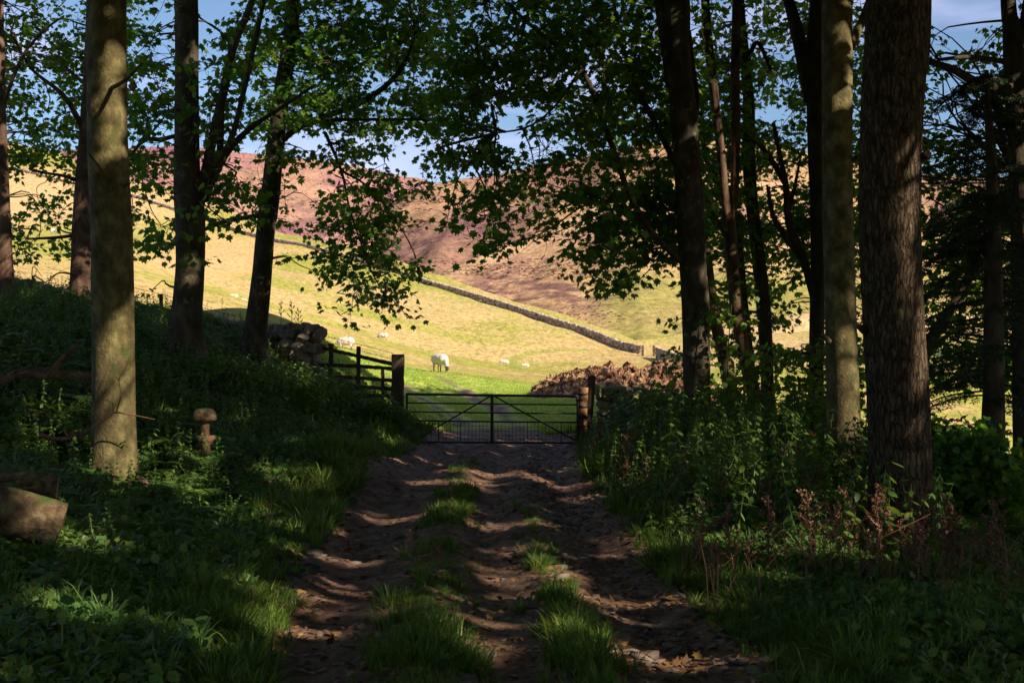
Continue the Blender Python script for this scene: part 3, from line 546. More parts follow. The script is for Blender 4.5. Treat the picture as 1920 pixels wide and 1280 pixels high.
for r_, row in enumerate(DENS):
    for c_, ch in enumerate(row[:32]):
        d = int(ch)
        if not d: continue
        n = int(.6+ (d**1.75)*1.05)
        for _ in range(n):
            px = c_*60+random.uniform(-8, 68); py = r_*60+random.uniform(-8, 68)
            if r_ == 0 and random.random() < .3: py -= 60
            if any(((px-h[0])/h[2])**2+((py-h[1])/h[3])**2 < 1 for h in HOLES): continue
            if vn(px/24., py/18., 77)*.7+.3*vn(px/9., py/8., 78) < (.40 if d < 9 else .24): continue
            ks = sorted(OWN, key=lambda o: abs(o[1]-px)+random.uniform(0, 70)); k = ks[0][0]
            Yt = TREES[k]['Y']; dy = random.uniform(.3, 2.6) if k != 'C' else random.uniform(-1.6, 1.8)
            if k == 'F': dy = random.uniform(.3, 2.4) if px > 1180 else random.uniform(-1.6, 2.2)
            if k == 'B': dy = random.uniform(.4, 2.5) if random.random() < .85 else -1
            spr.append((k, V(px, py, Yt+dy), px, py))
# hand-placed drooping tips
for pts, k in (([(600, 480), (625, 500), (640, 515), (665, 525), (690, 520), (700, 540), (720, 555), (735, 572), (745, 540), (725, 530)], 'C'), ([(780, 520), (765, 500), (790, 505)], 'C'), ([(905, 460), (935, 465), (960, 450), (985, 435)], 'F'),
               ([(1130, 530), (1145, 540), (1120, 515), (1175, 520)], 'F'), ([(270, 465), (285, 450), (295, 470)], 'B'), ([(35, 430), (60, 400), (75, 380), (30, 400), (45, 470), (60, 480), (30, 455)], 'D'), ([(700, 575), (738, 575)], 'C')):
    for p in pts:
        for _ in range(2):
            Yt = TREES[k]['Y']; spr.append((k, V(p[0]+random.uniform(-6, 6), p[1]+random.uniform(-6, 6), Yt+random.uniform(-1, .6)), *p))
groups = {}
for s in spr: groups.setdefault(s[0], []).append(s[1])
def spray_leaves(Pc, per, size, seed):
    rs = np.random.default_rng(seed); n = len(Pc)*per
    P = np.repeat(Pc, per, 0); j = rs.normal(0, 1, (n, 3))*np.array([.15, .15, .07]); P = P+j
    yaw = np.arctan2(-j[:, 0], j[:, 1])+rs.normal(0, .6, n); pitch = rs.normal(-.55, .55, n); roll = rs.normal(0, .5, n)
    s = size*rs.uniform(.6, 1.2, n)
    return P, rotm(yaw, pitch, roll)*s[:, None, None]
for k, ps in groups.items():
    T = TREES[k]; ps = np.array(ps); Pl, Ml = spray_leaves(ps, 8, .14, len(ps)); kp = clear(Pl, .06)
    T['crown'].append(bake(MAPLE, MF, Ml[kp], Pl[kp]))
    cell = {}
    for p in ps: cell.setdefault(tuple(np.floor(p/np.array([1.0, 1.4, .8])).astype(int)), []).append(p)
    for key, lst in cell.items():
        ctr = np.mean(lst, 0); nd = T['nodes']; below = nd[:, 2] < ctr[2]+.6; cand = nd[below] if below.any() else nd
        near = nd[np.argmin(np.linalg.norm((nd-ctr)*np.array([1, .7, 1]), axis=1)+.25*np.maximum(nd[:, 2]-ctr[2]-.4, 0))]; Lg = np.linalg.norm(ctr-near)
        q1 = near*.66+ctr*.34+np.array([random.gauss(0, .09), random.gauss(0, .06), random.uniform(.02, .16)])*Lg; mid = near*.33+ctr*.67+np.array([random.gauss(0, .08), random.gauss(0, .06), random.uniform(-.03, .16)])*Lg
        P = catmull([near, q1, mid, ctr], 8); v, f = tube(P, np.linspace(min(.028, .007+.007*Lg), .006, 8), 4, cap=False)
        T['twigs'].add(v, f)
        for p in lst:
            e = p+np.array([0, 0, -.03]); m_ = ctr*.5+e*.5+np.array([random.uniform(-.1, .1), 0, random.uniform(-.02, .1)])
            v, f = tube(catmull([ctr, m_, e], 4), [.006, .005, .004, .003], 3, cap=False); T['twigs'].add(v, f)

# high crowns above the frame; they close the roof of the wood and shade it
def high_crown(T, c, rad, n, size, seed, limit=True):
    rs = np.random.default_rng(seed); m = int(n/6); u = rs.normal(0, 1, (m, 3)); u /= np.linalg.norm(u, axis=1)[:, None]
    ctr = np.array(c)+u*np.array(rad)*rs.uniform(.25, 1, m)[:, None]**.5
    P = np.repeat(ctr, 6, 0)+rs.normal(0, .28, (m*6, 3)); P = P[clear(P, .17)]
    if limit: P = P[(P[:, 2] > 2.1+.325*np.maximum(P[:, 1], 0)) | (np.abs(P[:, 0]) > .5*P[:, 1]+.8)]
    n = len(P); Mx = rotm(rs.uniform(0, 6.3, n), rs.normal(-.4, .5, n), rs.normal(0, .5, n))*(size*rs.uniform(.7, 1.25, n))[:, None, None]
    T['crown'].append(bake(DIAM, DF, Mx, P))
    nd = T['nodes'][-4:].mean(0) if 'top' not in T else T['top']
    for q in ctr[::max(1, m//26)]:
        s_ = np.array([c[0], c[1], min(q[2], c[2])-1.0-rs.uniform(0, 1.5)])
        if limit and abs(q[0]) < .5*q[1]+1.5: s_[2] = max(s_[2], 2.3+.33*max(c[1], 0))
        if limit and abs(c[0]) < .55*c[1] and abs(q[0]) > .5*q[1]+.8 and q[2] < 3+.33*q[1]: continue
        if limit and q[2] < 2.4+.325*max(q[1], 0) and abs(q[0]) < .5*q[1]+1.2: continue
        v, f = tube(catmull([s_, (s_+q)/2+[0, 0, .2], q], 7), np.linspace(.06, .012, 7), 5, cap=False); T['twigs'].add(v, f)
HC = {'A': ((-4.6, 12.5, 10.0), (3.6, 3.6, 3.6), 5000), 'B': ((-5.3, 20, 12), (3.4, 3.4, 3.2), 4000), 'C': ((-4, 23.5, 13), (3.2, 3, 3.2), 3000), 'D': ((-9, 26, 13.5), (3.2, 3.2, 3), 2500), 'E': ((-11, 24, 13), (3.2, 3.2, 3), 2500),
      'F': ((2.6, 19.5, 12.4), (4.6, 5.0, 4.0), 11000), 'G': ((4.2, 22.8, 12.8), (4.2, 3.4, 3.8), 8000), 'G3': ((5.5, 21.5, 12.5), (3.2, 2, 3.0), 4000), 'H': ((6.5, 21.0, 13.2), (3.4, 2.6, 3.6), 6000), 'I': ((4.8, 15, 11.4), (4.6, 4.2, 4.4), 15000),
      'J': ((3.8, 11.4, 10.6), (5.0, 5.0, 4.6), 17000), 'K': ((9, 18.5, 11.8), (4, 3.6, 4.2), 8000)}
for k, (c_, r_, n_) in HC.items(): high_crown(TREES[k], c_, r_, n_, .26, hash(k) % 999 if False else ord(k[0])*7+len(k))
def off_tree(x, y, rt, zc, rr, n, label):
    z0 = float(gz(x, y)); root = thing('tree', (x, y, z0), label, 'tree', 'shade trees beside the track outside the picture')
    mb = MB(); P = catmull([(x, y, z0-.2), (x+.1, y, z0+3), (x-.1, y+.1, z0+7), (x, y, zc)], 40); v, f = tube(P, np.linspace(rt, rt*.35, 40)*(1+.4*np.exp(-np.linspace(0, 20, 40))), 18, .1, seed=int(x*7+y)); mb.add(v, f); mb.build('trunk', M['bark'], root, True)
    T = dict(root=root, nodes=P, crown=[], twigs=MB(), Y=y); TREES['off%d' % len(TREES)] = T
    high_crown(T, (x, y, zc), rr, n, .30, int(abs(x*13+y*5))+3)
offs = [(9.2, 12.5), (9.0, 6.0), (9.5, 0.0), (10, -6.5), (14.5, 15.5), (14.5, 9), (15, 3), (15, -3.5), (20, 11), (20.5, 5), (21, -1), (20, -8), (5.0, 3.8), (4.6, -4.0), (26, 0), (26, 7), (-1.5, -3.0), (14.5, 21.5), (12.0, 24.0), (17, 26.5), (20, 18), (11.0, 17.2)]
for i, (x, y) in enumerate(offs):
    off_tree(x+random.uniform(-.6, .6), y+random.uniform(-.6, .6), .24, 10.2+random.uniform(-.8, 1.2)+(1.0 if x > 12 else 0), (4.3, 4.2, 4.6), 9500, 'leafy sycamore standing in the wood to the right, outside the picture')
for i, (x, y) in enumerate([(-8, 3), (-7, -4), (-9.5, 9), (-14, 5), (0, -9), (7, -9), (-3.9, 5.5)]):  # unseen trees added behind and left, their crowns block sky light
    off_tree(x, y, .22, 9.0 if i < 6 else 10.8, (3.6, 3.6, 6.2 if i < 6 else 4.2), 3000, 'unseen leafy sycamore added behind and left to block sky light')
for k, T in TREES.items():
    if T['crown']:
        mb = MB()
        for v, f in T['crown']: mb.add(v, f)
        mb.build('crown', M['leaf'], T['root'])
    if T['twigs'].n: T['twigs'].build('twigs', M['twig'], T['root'])

# young saplings with bright leaves right of the gate
def sapling(px, py_base, Y_, hpx, spread, n, label, mat='leaf2', size=.13, trunkw=.012):
    p = V(px, py_base, Y_); z0 = float(gz(p[0], p[1])); h = (py_base-hpx)/F*Y_ if False else hpx/F*Y_
    root = thing('sapling', (p[0], p[1], z0), label, 'sapling', 'leafy saplings under the trees')
    tw_ = MB(); top_ = np.array([p[0]+random.uniform(-.2, .2), p[1], z0+h]); P = catmull([(p[0], p[1], z0-.1), (p[0]+.05, p[1], z0+h*.5), top_], 10)
    v, f = tube(P, np.linspace(trunkw, .004, 10), 5, cap=False); tw_.add(v, f); cs = []
    for i in range(n):
        t = random.uniform(.25, 1); q = P[int(t*9)]; a = random.uniform(0, 6.28); Lb = spread*random.uniform(.3, 1)*(1.2-t*.6)
        e = q+np.array([math.cos(a)*Lb, math.sin(a)*Lb*.7, random.uniform(-.1, .25)]); v, f = tube(catmull([q, (q+e)/2+[0, 0, .05], e], 5), np.linspace(.006, .003, 5), 3, cap=False); tw_.add(v, f)
        cs += [e, (q+e)/2] if random.random() < .6 else [e]
    tw_.build('stem', M['twig'], root); Pl, Ml = spray_leaves(np.array(cs), 6, size, n+int(px)); v, f = bake(MAPLE, MF, Ml, Pl); addmesh('leaves', v, f, M[mat], root)
for a in [(1500, 800, 20, 190, .9, 34, 'bright leafed sapling in the gap between the dark trunk and slim pale trunk'), (1410, 800, 20.5, 160, .8, 30, 'small leafy sapling at the foot of the thin dark stem'), (1360, 800, 19.4, 330, .5, 22, 'tall thin sapling with yellowish leaves before the reddish stems'),
          (1620, 800, 20, 160, .8, 26, 'leafy sapling seen between the slim pale trunk and the widest trunk'), (1260, 800, 21, 160, .7, 18, 'sapling left of the tall dark trunk with leaves hanging in the gap'), (1800, 960, 15, 130, .9, 40, 'dense low sapling right of the widest trunk'),
          (1480, 830, 18.5, 90, .8, 26, 'low spreading sapling in front of the forked dark trunk')]: sapling(*a)

# conifer at the right: dark drooping sprays
cx_, cy_ = V(1862, 700, 18)[:2]; cz = float(gz(cx_, cy_)); cr_ = thing('conifer', (cx_, cy_, cz), 'dark conifer with feathery drooping branches at the right edge', 'conifer')
v, f = tube(catmull([(cx_, cy_, cz-.2), (cx_, cy_, cz+4), (cx_-.1, cy_, cz+6.6)], 40), np.linspace(.2, .03, 40), 18, .12, seed=4); addmesh('trunk', v, f, M['bark_dark'], cr_, True)
bw = MB(); npos = []; nM = []
for i in range(100):
    z = cz+1.5+random.random()**1.1*5.0; a = random.uniform(0, 6.28); Lb = (1.9-(z-cz)*.16)*random.uniform(.6, 1.1)
    s_ = np.array([cx_, cy_, z]); e = s_+np.array([math.cos(a)*Lb, math.sin(a)*Lb, -Lb*random.uniform(.05, .35)]); P = catmull([s_, (s_+e)/2+[0, 0, .08], e], 14); v, f = tube(P, np.linspace(.018, .004, 14), 4, cap=False); bw.add(v, f)
    for j in range(3, 14):
        for sd in (-1, 1):
            d = P[j]-P[j-1]; d /= np.linalg.norm(d); side = np.array([-d[1], d[0], 0])*sd; lt = .34*(1-.05*j)
            e2 = P[j]+side*lt*.8+d*lt*.6+np.array([0, 0, -.08]); v, f = tube(np.array([P[j], (P[j]+e2)/2+[0, 0, .01], e2]), [.004, .003, .002], 3, cap=False); bw.add(v, f)
            for t in np.linspace(.1, 1, 9): npos.append(P[j]*(1-t)+e2*t)
npos = np.array(npos); n = len(npos)*3; npos = np.repeat(npos, 3, 0)+rng.normal(0, .012, (n, 3))
NEED = np.array([(0, 0, 0), (.13, .5, 0), (0, 1, 0), (-.13, .5, 0)]); nm = rotm(rng.uniform(0, 6.3, n), rng.normal(-.2, .5, n), rng.normal(0, .8, n))*(.055*rng.uniform(.7, 1.3, n))[:, None, None]
v, f = bake(NEED, DF, nm, npos); bw.build('branches', M['bark_dark'], cr_); addmesh('needles', v, f, M['needle'], cr_)

# ------------------------------------------------------------------ stone walls
def stones(n, pos, size, seed, T=ICO1, sq=.35):
    rs = np.random.default_rng(seed); tv, tf = T
    tvb = np.sign(tv)*np.abs(tv)**(1-sq)                 # squarish boulder
    v = np.repeat(tvb[None], n, 0)*(1+rs.normal(0, .10, (n, len(tv), 1)))
    v = v*np.asarray(size)[:, None]*.5
    Rm = rotm(rs.normal(0, .25, n), rs.normal(0, .18, n), rs.normal(0, .18, n))
    v = np.einsum('nij,nkj->nki', Rm, v)+pos[:, None]
    return v.reshape(-1, 3), [(tf[None]+(np.arange(n)*len(tv))[:, None, None]).reshape(-1, 3)]
def stone_wall(name, pts, label, mat, h, sz, thick, seed, T=ICO1, group=None, courses=None, jit=.25):
    """pts world xy base polyline"""
    rs = np.random.default_rng(seed); P = np.array(pts, float); seg = np.linalg.norm(np.diff(P[:, :2], axis=0), axis=1); S = np.concatenate([[0], np.cumsum(seg)])
    hs = P[:, 3] if P.shape[1] > 3 else np.full(len(P), h); pos = []; size = []; nc = courses or int(h/(sz*.62))
    for c_ in range(nc):
        s = rs.uniform(0, sz)
        while s < S[-1]:
            L_ = sz*rs.uniform(.7, 1.5); x, y, zb, hh = [np.interp(s+L_/2, S, q) for q in (P[:, 0], P[:, 1], P[:, 2], hs)]
            i = min(np.searchsorted(S, s, 'right')-1, len(seg)-1); d = (P[i+1, :2]-P[i, :2])/seg[i]; nn = np.array([-d[1], d[0]])
            z = zb+hh*(c_+.5)/nc+rs.normal(0, .02*sz*4*jit)
            for sd in (-1, 1):
                o = thick*.28*sd*(1-.3*c_/nc)+rs.normal(0, .03*sz*3*jit); pos.append((x+nn[0]*o, y+nn[1]*o, z+rs.normal(0, .02))); size.append((L_*1.05, thick*.62, hh/nc*rs.uniform(1.0, 1.35)))
            s += L_*.95
    # cope stones on edge
    s = 0
    while s < S[-1]:
        L_ = sz*rs.uniform(.4, .9); x, y, zb, hh = [np.interp(s, S, q) for q in (P[:, 0], P[:, 1], P[:, 2], hs)]
        pos.append((x, y, zb+hh+sz*.2)); size.append((L_, thick*.8, sz*rs.uniform(.7, 1.2))); s += L_*.95
    pos = np.array(pos); size = np.array(size)
    d = np.gradient(P[:, :2], axis=0); ang = math.atan2(P[-1, 1]-P[0, 1], P[-1, 0]-P[0, 0])
    v, f = stones(len(pos), pos*0, size, seed, T); c_, s_ = math.cos(ang), math.sin(ang)
    v = v @ np.array([[c_, s_, 0], [-s_, c_, 0], [0, 0, 1]]); v = v+np.repeat(pos, len(T[0]), 0)
    root = thing(name, (P[0, 0], P[0, 1], P[0, 2]), label, 'wall', group); addmesh('stonework', v, f, M[mat], root, False); return root
def wp(px, py, Y_, h): p = V(px, py, Y_); return (p[0], p[1], p[2]-h, h)
# near mossy wall on the left bank: top edge follows these points
stone_wall('dry_stone_wall', [wp(600, 632, 25.2, 1.3), wp(585, 622, 25.3, 1.35), wp(555, 620, 25.6, 1.2), wp(500, 626, 26, 1.0), wp(430, 612, 26.4, 1.0), wp(380, 602, 26.6, 1.0), wp(330, 596, 26.8, 1.0), wp(250, 582, 27, 1.0), wp(130, 556, 27.3, 1.0), wp(60, 540, 27.5, 1.0), wp(0, 528, 27.6, 1.0), wp(-120, 510, 28, 1.0)],
           'low mossy dry stone wall running along the left bank to the fence', 'stone', 1.05, .26, .62, 5, ICO2)
stone_wall('dry_stone_wall', [wp(1122, 738, 24.9, 1.0), wp(1160, 736, 25, 1.05), wp(1205, 742, 25.2, .9), wp(1260, 760, 25.6, .7), wp(1330, 770, 26.2, .6)], 'moss covered stone wall beside the right gatepost', 'mossstone', .9, .24, .5, 6, ICO2)
fw = []
for (px, py, Yw) in [(1203, 664, 170), (1160, 650, 176), (1100, 629, 185), (1020, 602, 195), (950, 579, 205), (870, 553, 215), (800, 533, 225), (720, 506, 238), (650, 486, 250), (580, 466, 260), (520, 456, 270), (450, 434, 280), (400, 419, 290), (322, 393, 300), (262, 376, 310), (180, 357, 320), (100, 339, 330), (40, 324, 340), (-100, 302, 345)]:
    X_ = (px-960)/F*Yw; fw.append((X_, Yw, float(field_z(X_, Yw))-.3, np.interp(Yw, [170, 205, 250, 340], [1.3, 1.15, .9, .85])))
stone_wall('dry_stone_wall', fw, 'long sunlit dry stone wall crossing the hillside above the sheep', 'farstone', 1.7, .5, .6, 8, ICO1, courses=5, jit=1.0)
stone_wall('dry_stone_wall', [wp(1231, 653, 165, 1.6), wp(1250, 660, 160, 1.6), wp(1290, 672, 150, 1.7), wp(1360, 690, 140, 1.8), wp(1500, 700, 135, 1.8)], 'short pale stone wall at the far gateway behind the manure heap', 'farstone', 1.6, .42, .6, 9, ICO1, courses=6)
for px, lab in ((1205, 'far wooden gatepost at the end of the long wall'), (1226, 'far wooden gatepost beside the short pale wall')):
    p = V(px, 668, 168); o = thing('gate_post', p, lab, 'post', 'posts of the far gateway'); mb = MB(); mb.add(*rough_beam(p-[0, 0, .3], p+[0, 0, 1.55], .3, .3, 6, .02, px)); mb.build('timber', M['timber'], o)

# ------------------------------------------------------------------ gate, fence, posts
GY = 24.4
g0, g1_ = V(762, 834, GY), V(1084, 834, GY)
gt = thing('field_gate', (g0+g1_)/2, 'rusty steel five bar field gate closed across the end of the track', 'gate')
def gp(px, py, dy=0): return V(px, py, GY+dy)
def gbar(name, a, b_, r, seg=10):
    v, f = tube(catmull([gp(*a), (gp(*a)+gp(*b_))/2+[0, 0, -.004], gp(*b_)], 12), r, seg); return addmesh(name, v, f, M['metal'], gt, True)
for (y0, y1, r) in ((738.5, 742.5, .027), (755, 758.5, .016), (771.5, 775, .016), (788, 791.5, .018), (828, 830, .022)): gbar('bar', (762, y0), (1083, y1), r)
gbar('upright', (763, 737, .0), (763, 830, .0), .024); gbar('upright', (1083, 741), (1083, 831), .024); gbar('upright', (922.5, 739), (922.5, 830), .033)
gbar('brace', (920, 742, -.03), (782, 822, -.03), .016); gbar('brace', (926, 742, -.03), (1080, 826, -.03), .016)
mb = MB()
for px in np.arange(768, 1082, 6.9):
    k = (px-762)/322; v, f = tube(np.array([gp(px, 788+3*k, .03), gp(px, 829+2*k, .03)]), .0035, 4); mb.add(v, f)
for y in (797, 806, 814, 821): v, f = tube(np.array([gp(763, y, .033), gp(1083, y+3, .033)]), .003, 4); mb.add(v, f)
mb.build('wire_mesh', M['metal'], gt)
for px in (822, 863, 989, 1053): gbar('picket', (px, 789), (px, 830), .008, 6)
for y in (750, 800): mb = MB(); v, f = tube(np.array([gp(1080, y, -.02), gp(1092, y, -.1)]), .02, 8); mb.add(v, f); mb.build('hinge', M['metal'], gt)
pg = 'timber posts either side of the gate'
def post(name, p0, p1, w_, d_, label, mat='timber', seed=1, group=None, parts=()):
    o = thing(name, p0, label, 'post', group); mb = MB(); mb.add(*rough_beam(p0, p1, w_, d_, 14, .004, seed)); mb.build('timber', M[mat], o); return o
post('gate_post', V(746, 840, 24.6)-[0, 0, .1], V(746, 664, 24.6), .25, .25, 'thick square timber gatepost on the left of the gate', seed=3)
pr = thing('gate_post', V(1093, 840, 24.45), 'short round timber gatepost with dark iron straps and a sunlit orange face', 'post')
v, f = tube(catmull([V(1091, 845, 24.45), V(1092, 780, 24.45), V(1094, 726, 24.45)], 24), .10, 20, .05, seed=2); addmesh('timber', v, f, M['orangewood'], pr, True)
for y0, y1 in ((735, 740), (758, 764), (778, 784)): v, f = tube(np.array([V(1092.5, y1, 24.45), V(1092.6, y0, 24.45)]), .112, 20); addmesh('strap', v, f, M['metal'], pr, True)
pl_ = thing('fence_post', V(1102, 845, 24.7), 'slim leaning lichen stained post behind the right gatepost', 'post')
v, f = tube(catmull([V(1099, 850, 24.7), V(1104, 780, 24.7), V(1110, 704, 24.7)], 24), .085, 16, .08, seed=5); addmesh('timber', v, f, M['timber'], pl_, True)
fr = thing('timber_fence', V(672, 745, 25), 'dark timber rail fence between the mossy wall and the left gatepost', 'fence')
def frail(name, a, b_, w_, d_, ya=25.2, yb=24.65, seed=1):
    mb = MB(); mb.add(*rough_beam(V(*a, ya), V(*b_, yb), w_, d_, 14, .005, seed)); mb.build(name, M['timber'], fr)
for i, (a, b_, ya) in enumerate((((598, 651), (670, 667), 25.4), ((670, 667), (735, 682), 25.02), ((598, 684), (670, 686), 25.4), ((670, 686), (735, 691), 25.02), ((620, 705), (735, 713), 25.3), ((650, 723), (735, 729), 25.15), ((640, 741), (735, 742), 25.15))):
    frail('rail', a, b_, .075, .045, ya, 25.0 if b_[0] == 670 else 24.65, i)
for i, (px, y0, y1, w_, Yp) in enumerate(((620.5, 646, 760, .09, 25.22), (672, 649, 775, .085, 24.93), (717.5, 692, 790, .07, 24.66))): frail('fence_post', (px, y1), (px, y0), w_, .08, Yp, Yp, 20+i)
mb = MB(); mb.add(*box(V(620.5, 646, 25.22), (.12, .10, .05))); mb.build('post_cap', M['timber'], fr)
def wire(name, pts, label, sag=.03, barbs=True):
    P = catmull([V(*p) for p in pts], 60); root = thing(name, P[0], label, 'wire'); mb = MB(); v, f = tube(P, .0045, 4); mb.add(v, f)
    if barbs:
        L_ = np.linalg.norm(P[-1]-P[0]); n_ = int(L_/.14)
        for t in np.linspace(0, .999, n_): q = P[int(t*59)]+(P[min(int(t*59)+1, 59)]-P[int(t*59)])*((t*59) % 1); v, f = tube(np.array([q-[.004, 0, .022], q+[.004, 0, .022]]), .004, 3); mb.add(v, f)
    mb.build('strand', M['metal'], root)
wire('barbed_wire', [(592, 625, 25.4), (640, 637, 25.2), (690, 650, 25), (737, 662, 24.7)], 'upper barbed wire strand above the timber fence')
wire('barbed_wire', [(595, 643, 25.4), (672, 657, 25), (737, 674, 24.7)], 'lower barbed wire strand just above the top fence rail')
wire('barbed_wire', [(90, 502, 28.5), (200, 528, 28.2), (302, 552, 28), (400, 582, 27.6), (470, 600, 27)], 'barbed wire strand above the mossy wall past the lone post')
post('fence_post', V(303, 605, 28), V(302, 551, 28), .075, .075, 'lone thin post standing behind the mossy wall on the left', seed=9)

# ------------------------------------------------------------------ manure heap
hx0, hx1 = 985, 1345; hY = 43.; cps = [(985, 748), (1000, 728), (1020, 712), (1050, 702), (1080, 697), (1110, 689), (1140, 683), (1160, 692), (1175, 684), (1200, 694), (1225, 688), (1250, 679), (1280, 688), (1310, 700), (1345, 745)]
pu = np.linspace(hx0, hx1, 300); tv_ = np.linspace(-1, 1, 130)
PU, TV = np.meshgrid(pu, tv_); Yh = hY+TV*3.2; Xh = (PU-960)/F*hY+0*TV; zb = base(Xh, Yh); ztop = EYE+(HY-np.interp(PU, *zip(*cps)))/F*hY
Hh = np.maximum(ztop-base(Xh, hY+0*Xh), 0)*np.clip(1-np.abs(TV)**1.7, 0, 1)**.8
Hh = Hh+np.clip(Hh*2, 0, 1)*((np.abs(fbm(Xh*5, Yh*5, 96, 4)*2-1))*.32-.1)
Hh = Hh*(1+(fbm(Xh*1.5, Yh*1.5, 90, 5)-.5)*1.2*(1-np.exp(-(TV/.25)**2)))+(np.abs(fbm(Xh*2.2, Yh*2.2, 95, 5)*2-1))*.35*np.clip(Hh*2, 0, 1)-.08
DX = (fbm(Xh*3, Yh*3+Hh*3, 97, 3)-.5)*.35; DY = (fbm(Xh*3+50, Yh*3+Hh*4, 98, 3)-.5)*.5
hp = thing('manure_heap', (Xh.mean(), hY, float(zb.mean())), 'long clumpy brown manure heap beyond the gate on the right', 'heap')
addmesh('heap', np.stack([Xh+DX, Yh+DY, zb+Hh], -1).reshape(-1, 3), grid_faces(*Xh.shape), M['heap'], hp, False)
rs = np.random.default_rng(3); nst = 260; ii = rs.integers(5, 125, nst); jj = rs.integers(5, 295, nst); pp = np.stack([Xh+DX, Yh+DY, zb+Hh], -1)[ii, jj]
v, f = stones(nst, pp+[0, 0, .02], rs.uniform(.08, .36, (nst, 3))*rs.uniform(.25, 1, (nst, 1))**2, 4, ICO1, .1); tag(addmesh('clods', v, f, M['heap'], hp), kind='stuff')

# ------------------------------------------------------------------ sheep
def sheep_mesh(pose):
    bm = MB(); up, side = ICO2
    def blob(c_, r_, rot=0):
        v = up*np.array(r_); a = math.radians(rot); v = v @ np.array([[math.cos(a), 0, -math.sin(a)], [0, 1, 0], [math.sin(a), 0, math.cos(a)]]).T; bm.add(v+np.array(c_), side)
    blob((0, 0, .60), (.50, .27, .27)); blob((-.28, 0, .60), (.27, .26, .27)); blob((.26, 0, .58), (.28, .23, .26)); blob((0, 0, .50), (.38, .22, .16))
    if pose == 'graze':
        blob((.50, 0, .46), (.20, .12, .13), 45); blob((.60, 0, .30), (.15, .09, .10), 55); blob((.67, 0, .15), (.13, .065, .075), 60); blob((.60, .09, .24), (.05, .06, .02)); blob((.60, -.09, .24), (.05, .06, .02))
    for x, y in ((.28, .12), (.25, -.12), (-.34, .12), (-.30, -.12)):
        blob((x, y, .40), (.085, .07, .14)); P = catmull([(x, y, .38), (x+(.02 if x > 0 else -.04), y, .2), (x, y, .0)], 8); v, f = tube(P, [.055, .045, .038, .034, .034, .03, .034, .04], 8); bm.add(v, f)
    blob((-.54, 0, .52), (.05, .05, .14))
    return bm
m, t, b_ = newmat('sheep_fleece'); K = t.links.new; tcn = t.nodes.new("ShaderNodeTexCoord"); sx = t.nodes.new("ShaderNodeSeparateXYZ"); K(tcn.outputs['Object'], sx.inputs[0])
def mth(op, a, b2=None, v=None):
    n = t.nodes.new("ShaderNodeMath"); n.operation = op; K(a, n.inputs[0])
    if b2 is not None: K(b2, n.inputs[1])
    if v is not None: n.inputs[1].default_value = v
    return n.outputs[0]
headm = mth('MULTIPLY', mth('GREATER_THAN', sx.outputs['X'], v=.58), mth('LESS_THAN', sx.outputs['Z'], v=.27)); legm = mth('LESS_THAN', sx.outputs['Z'], v=.27)
mk = mth('MAXIMUM', headm, legm); n = nzn(t, 9, 6, .6, tcn.outputs['Object']); r = ramp(t, [(.3, (.36, .31, .24)), (.6, (.62, .57, .48))]); K(n.outputs['Fac'], r.inputs[0])
x = t.nodes.new("ShaderNodeMixRGB"); K(mk, x.inputs[0]); K(r.outputs[0], x.inputs[1]); x.inputs[2].default_value = (.10, .075, .06, 1); K(x.outputs[0], b_.inputs['Base Color']); b_.inputs['Roughness'].default_value = .95
n = nzn(t, 22, 4); K(tcn.outputs['Object'], n.inputs['Vector']); bp = t.nodes.new("ShaderNodeBump"); bp.inputs['Strength'].default_value = .8; bp.inputs['Distance'].default_value = .05; K(n.outputs['Fac'], bp.inputs['Height']); K(bp.outputs[0], b_.inputs['Normal']); M['fleece'] = m
sheep0 = None
for (px, py, Yq, rz, sc, lab) in ((825, 699, 60, -56, 1.12, 'nearest white sheep grazing head down to the right above the gate'), (648, 657, 80, 175, 1.1, 'broad white sheep grazing just above the timber fence'), (718, 638, 132, 172, 1.05, 'small white sheep grazing alone above the left gatepost'),
        (945, 690, 150, 178, 1.1, 'left sheep of the distant pair above the gate centre'), (984, 694, 152, 178, 1.0, 'right sheep of the distant pair above the gate centre'), (437, 568, 138, 170, 1.15, 'left sheep of the touching pair seen between the two left trunks'), (454, 570, 139, 5, 1.1, 'right sheep of the touching pair seen between the two left trunks'),
        (101, 441, 165, 20, .9, 'tiny sheep far up the hillside near the left edge')):
    X_ = (px-960)/F*Yq
    if sheep0 is None:
        s0 = sheep_mesh('graze').build('sheep', M['fleece'], None, True); md = s0.modifiers.new('join', 'REMESH'); md.mode = 'VOXEL'; md.voxel_size = .022; md.use_smooth_shade = True
        ms = s0.modifiers.new('soft', 'SMOOTH'); ms.iterations = 3; ms.factor = .5; sheep0 = s0; o = s0
    else: o = sheep0.copy(); C.objects.link(o)
    zs = EYE+(HY-py)/F*Yq; zg = float(field_z(X_, Yq)); o.location = (X_, Yq, zg+.02); o.rotation_euler = (0, 0, R(rz)); o.scale = (sc, sc*1.1, sc); tag(o, lab, 'sheep', 'sheep grazing on the hillside')
    print('sheep', px, 'dz', round(zs-zg, 2))

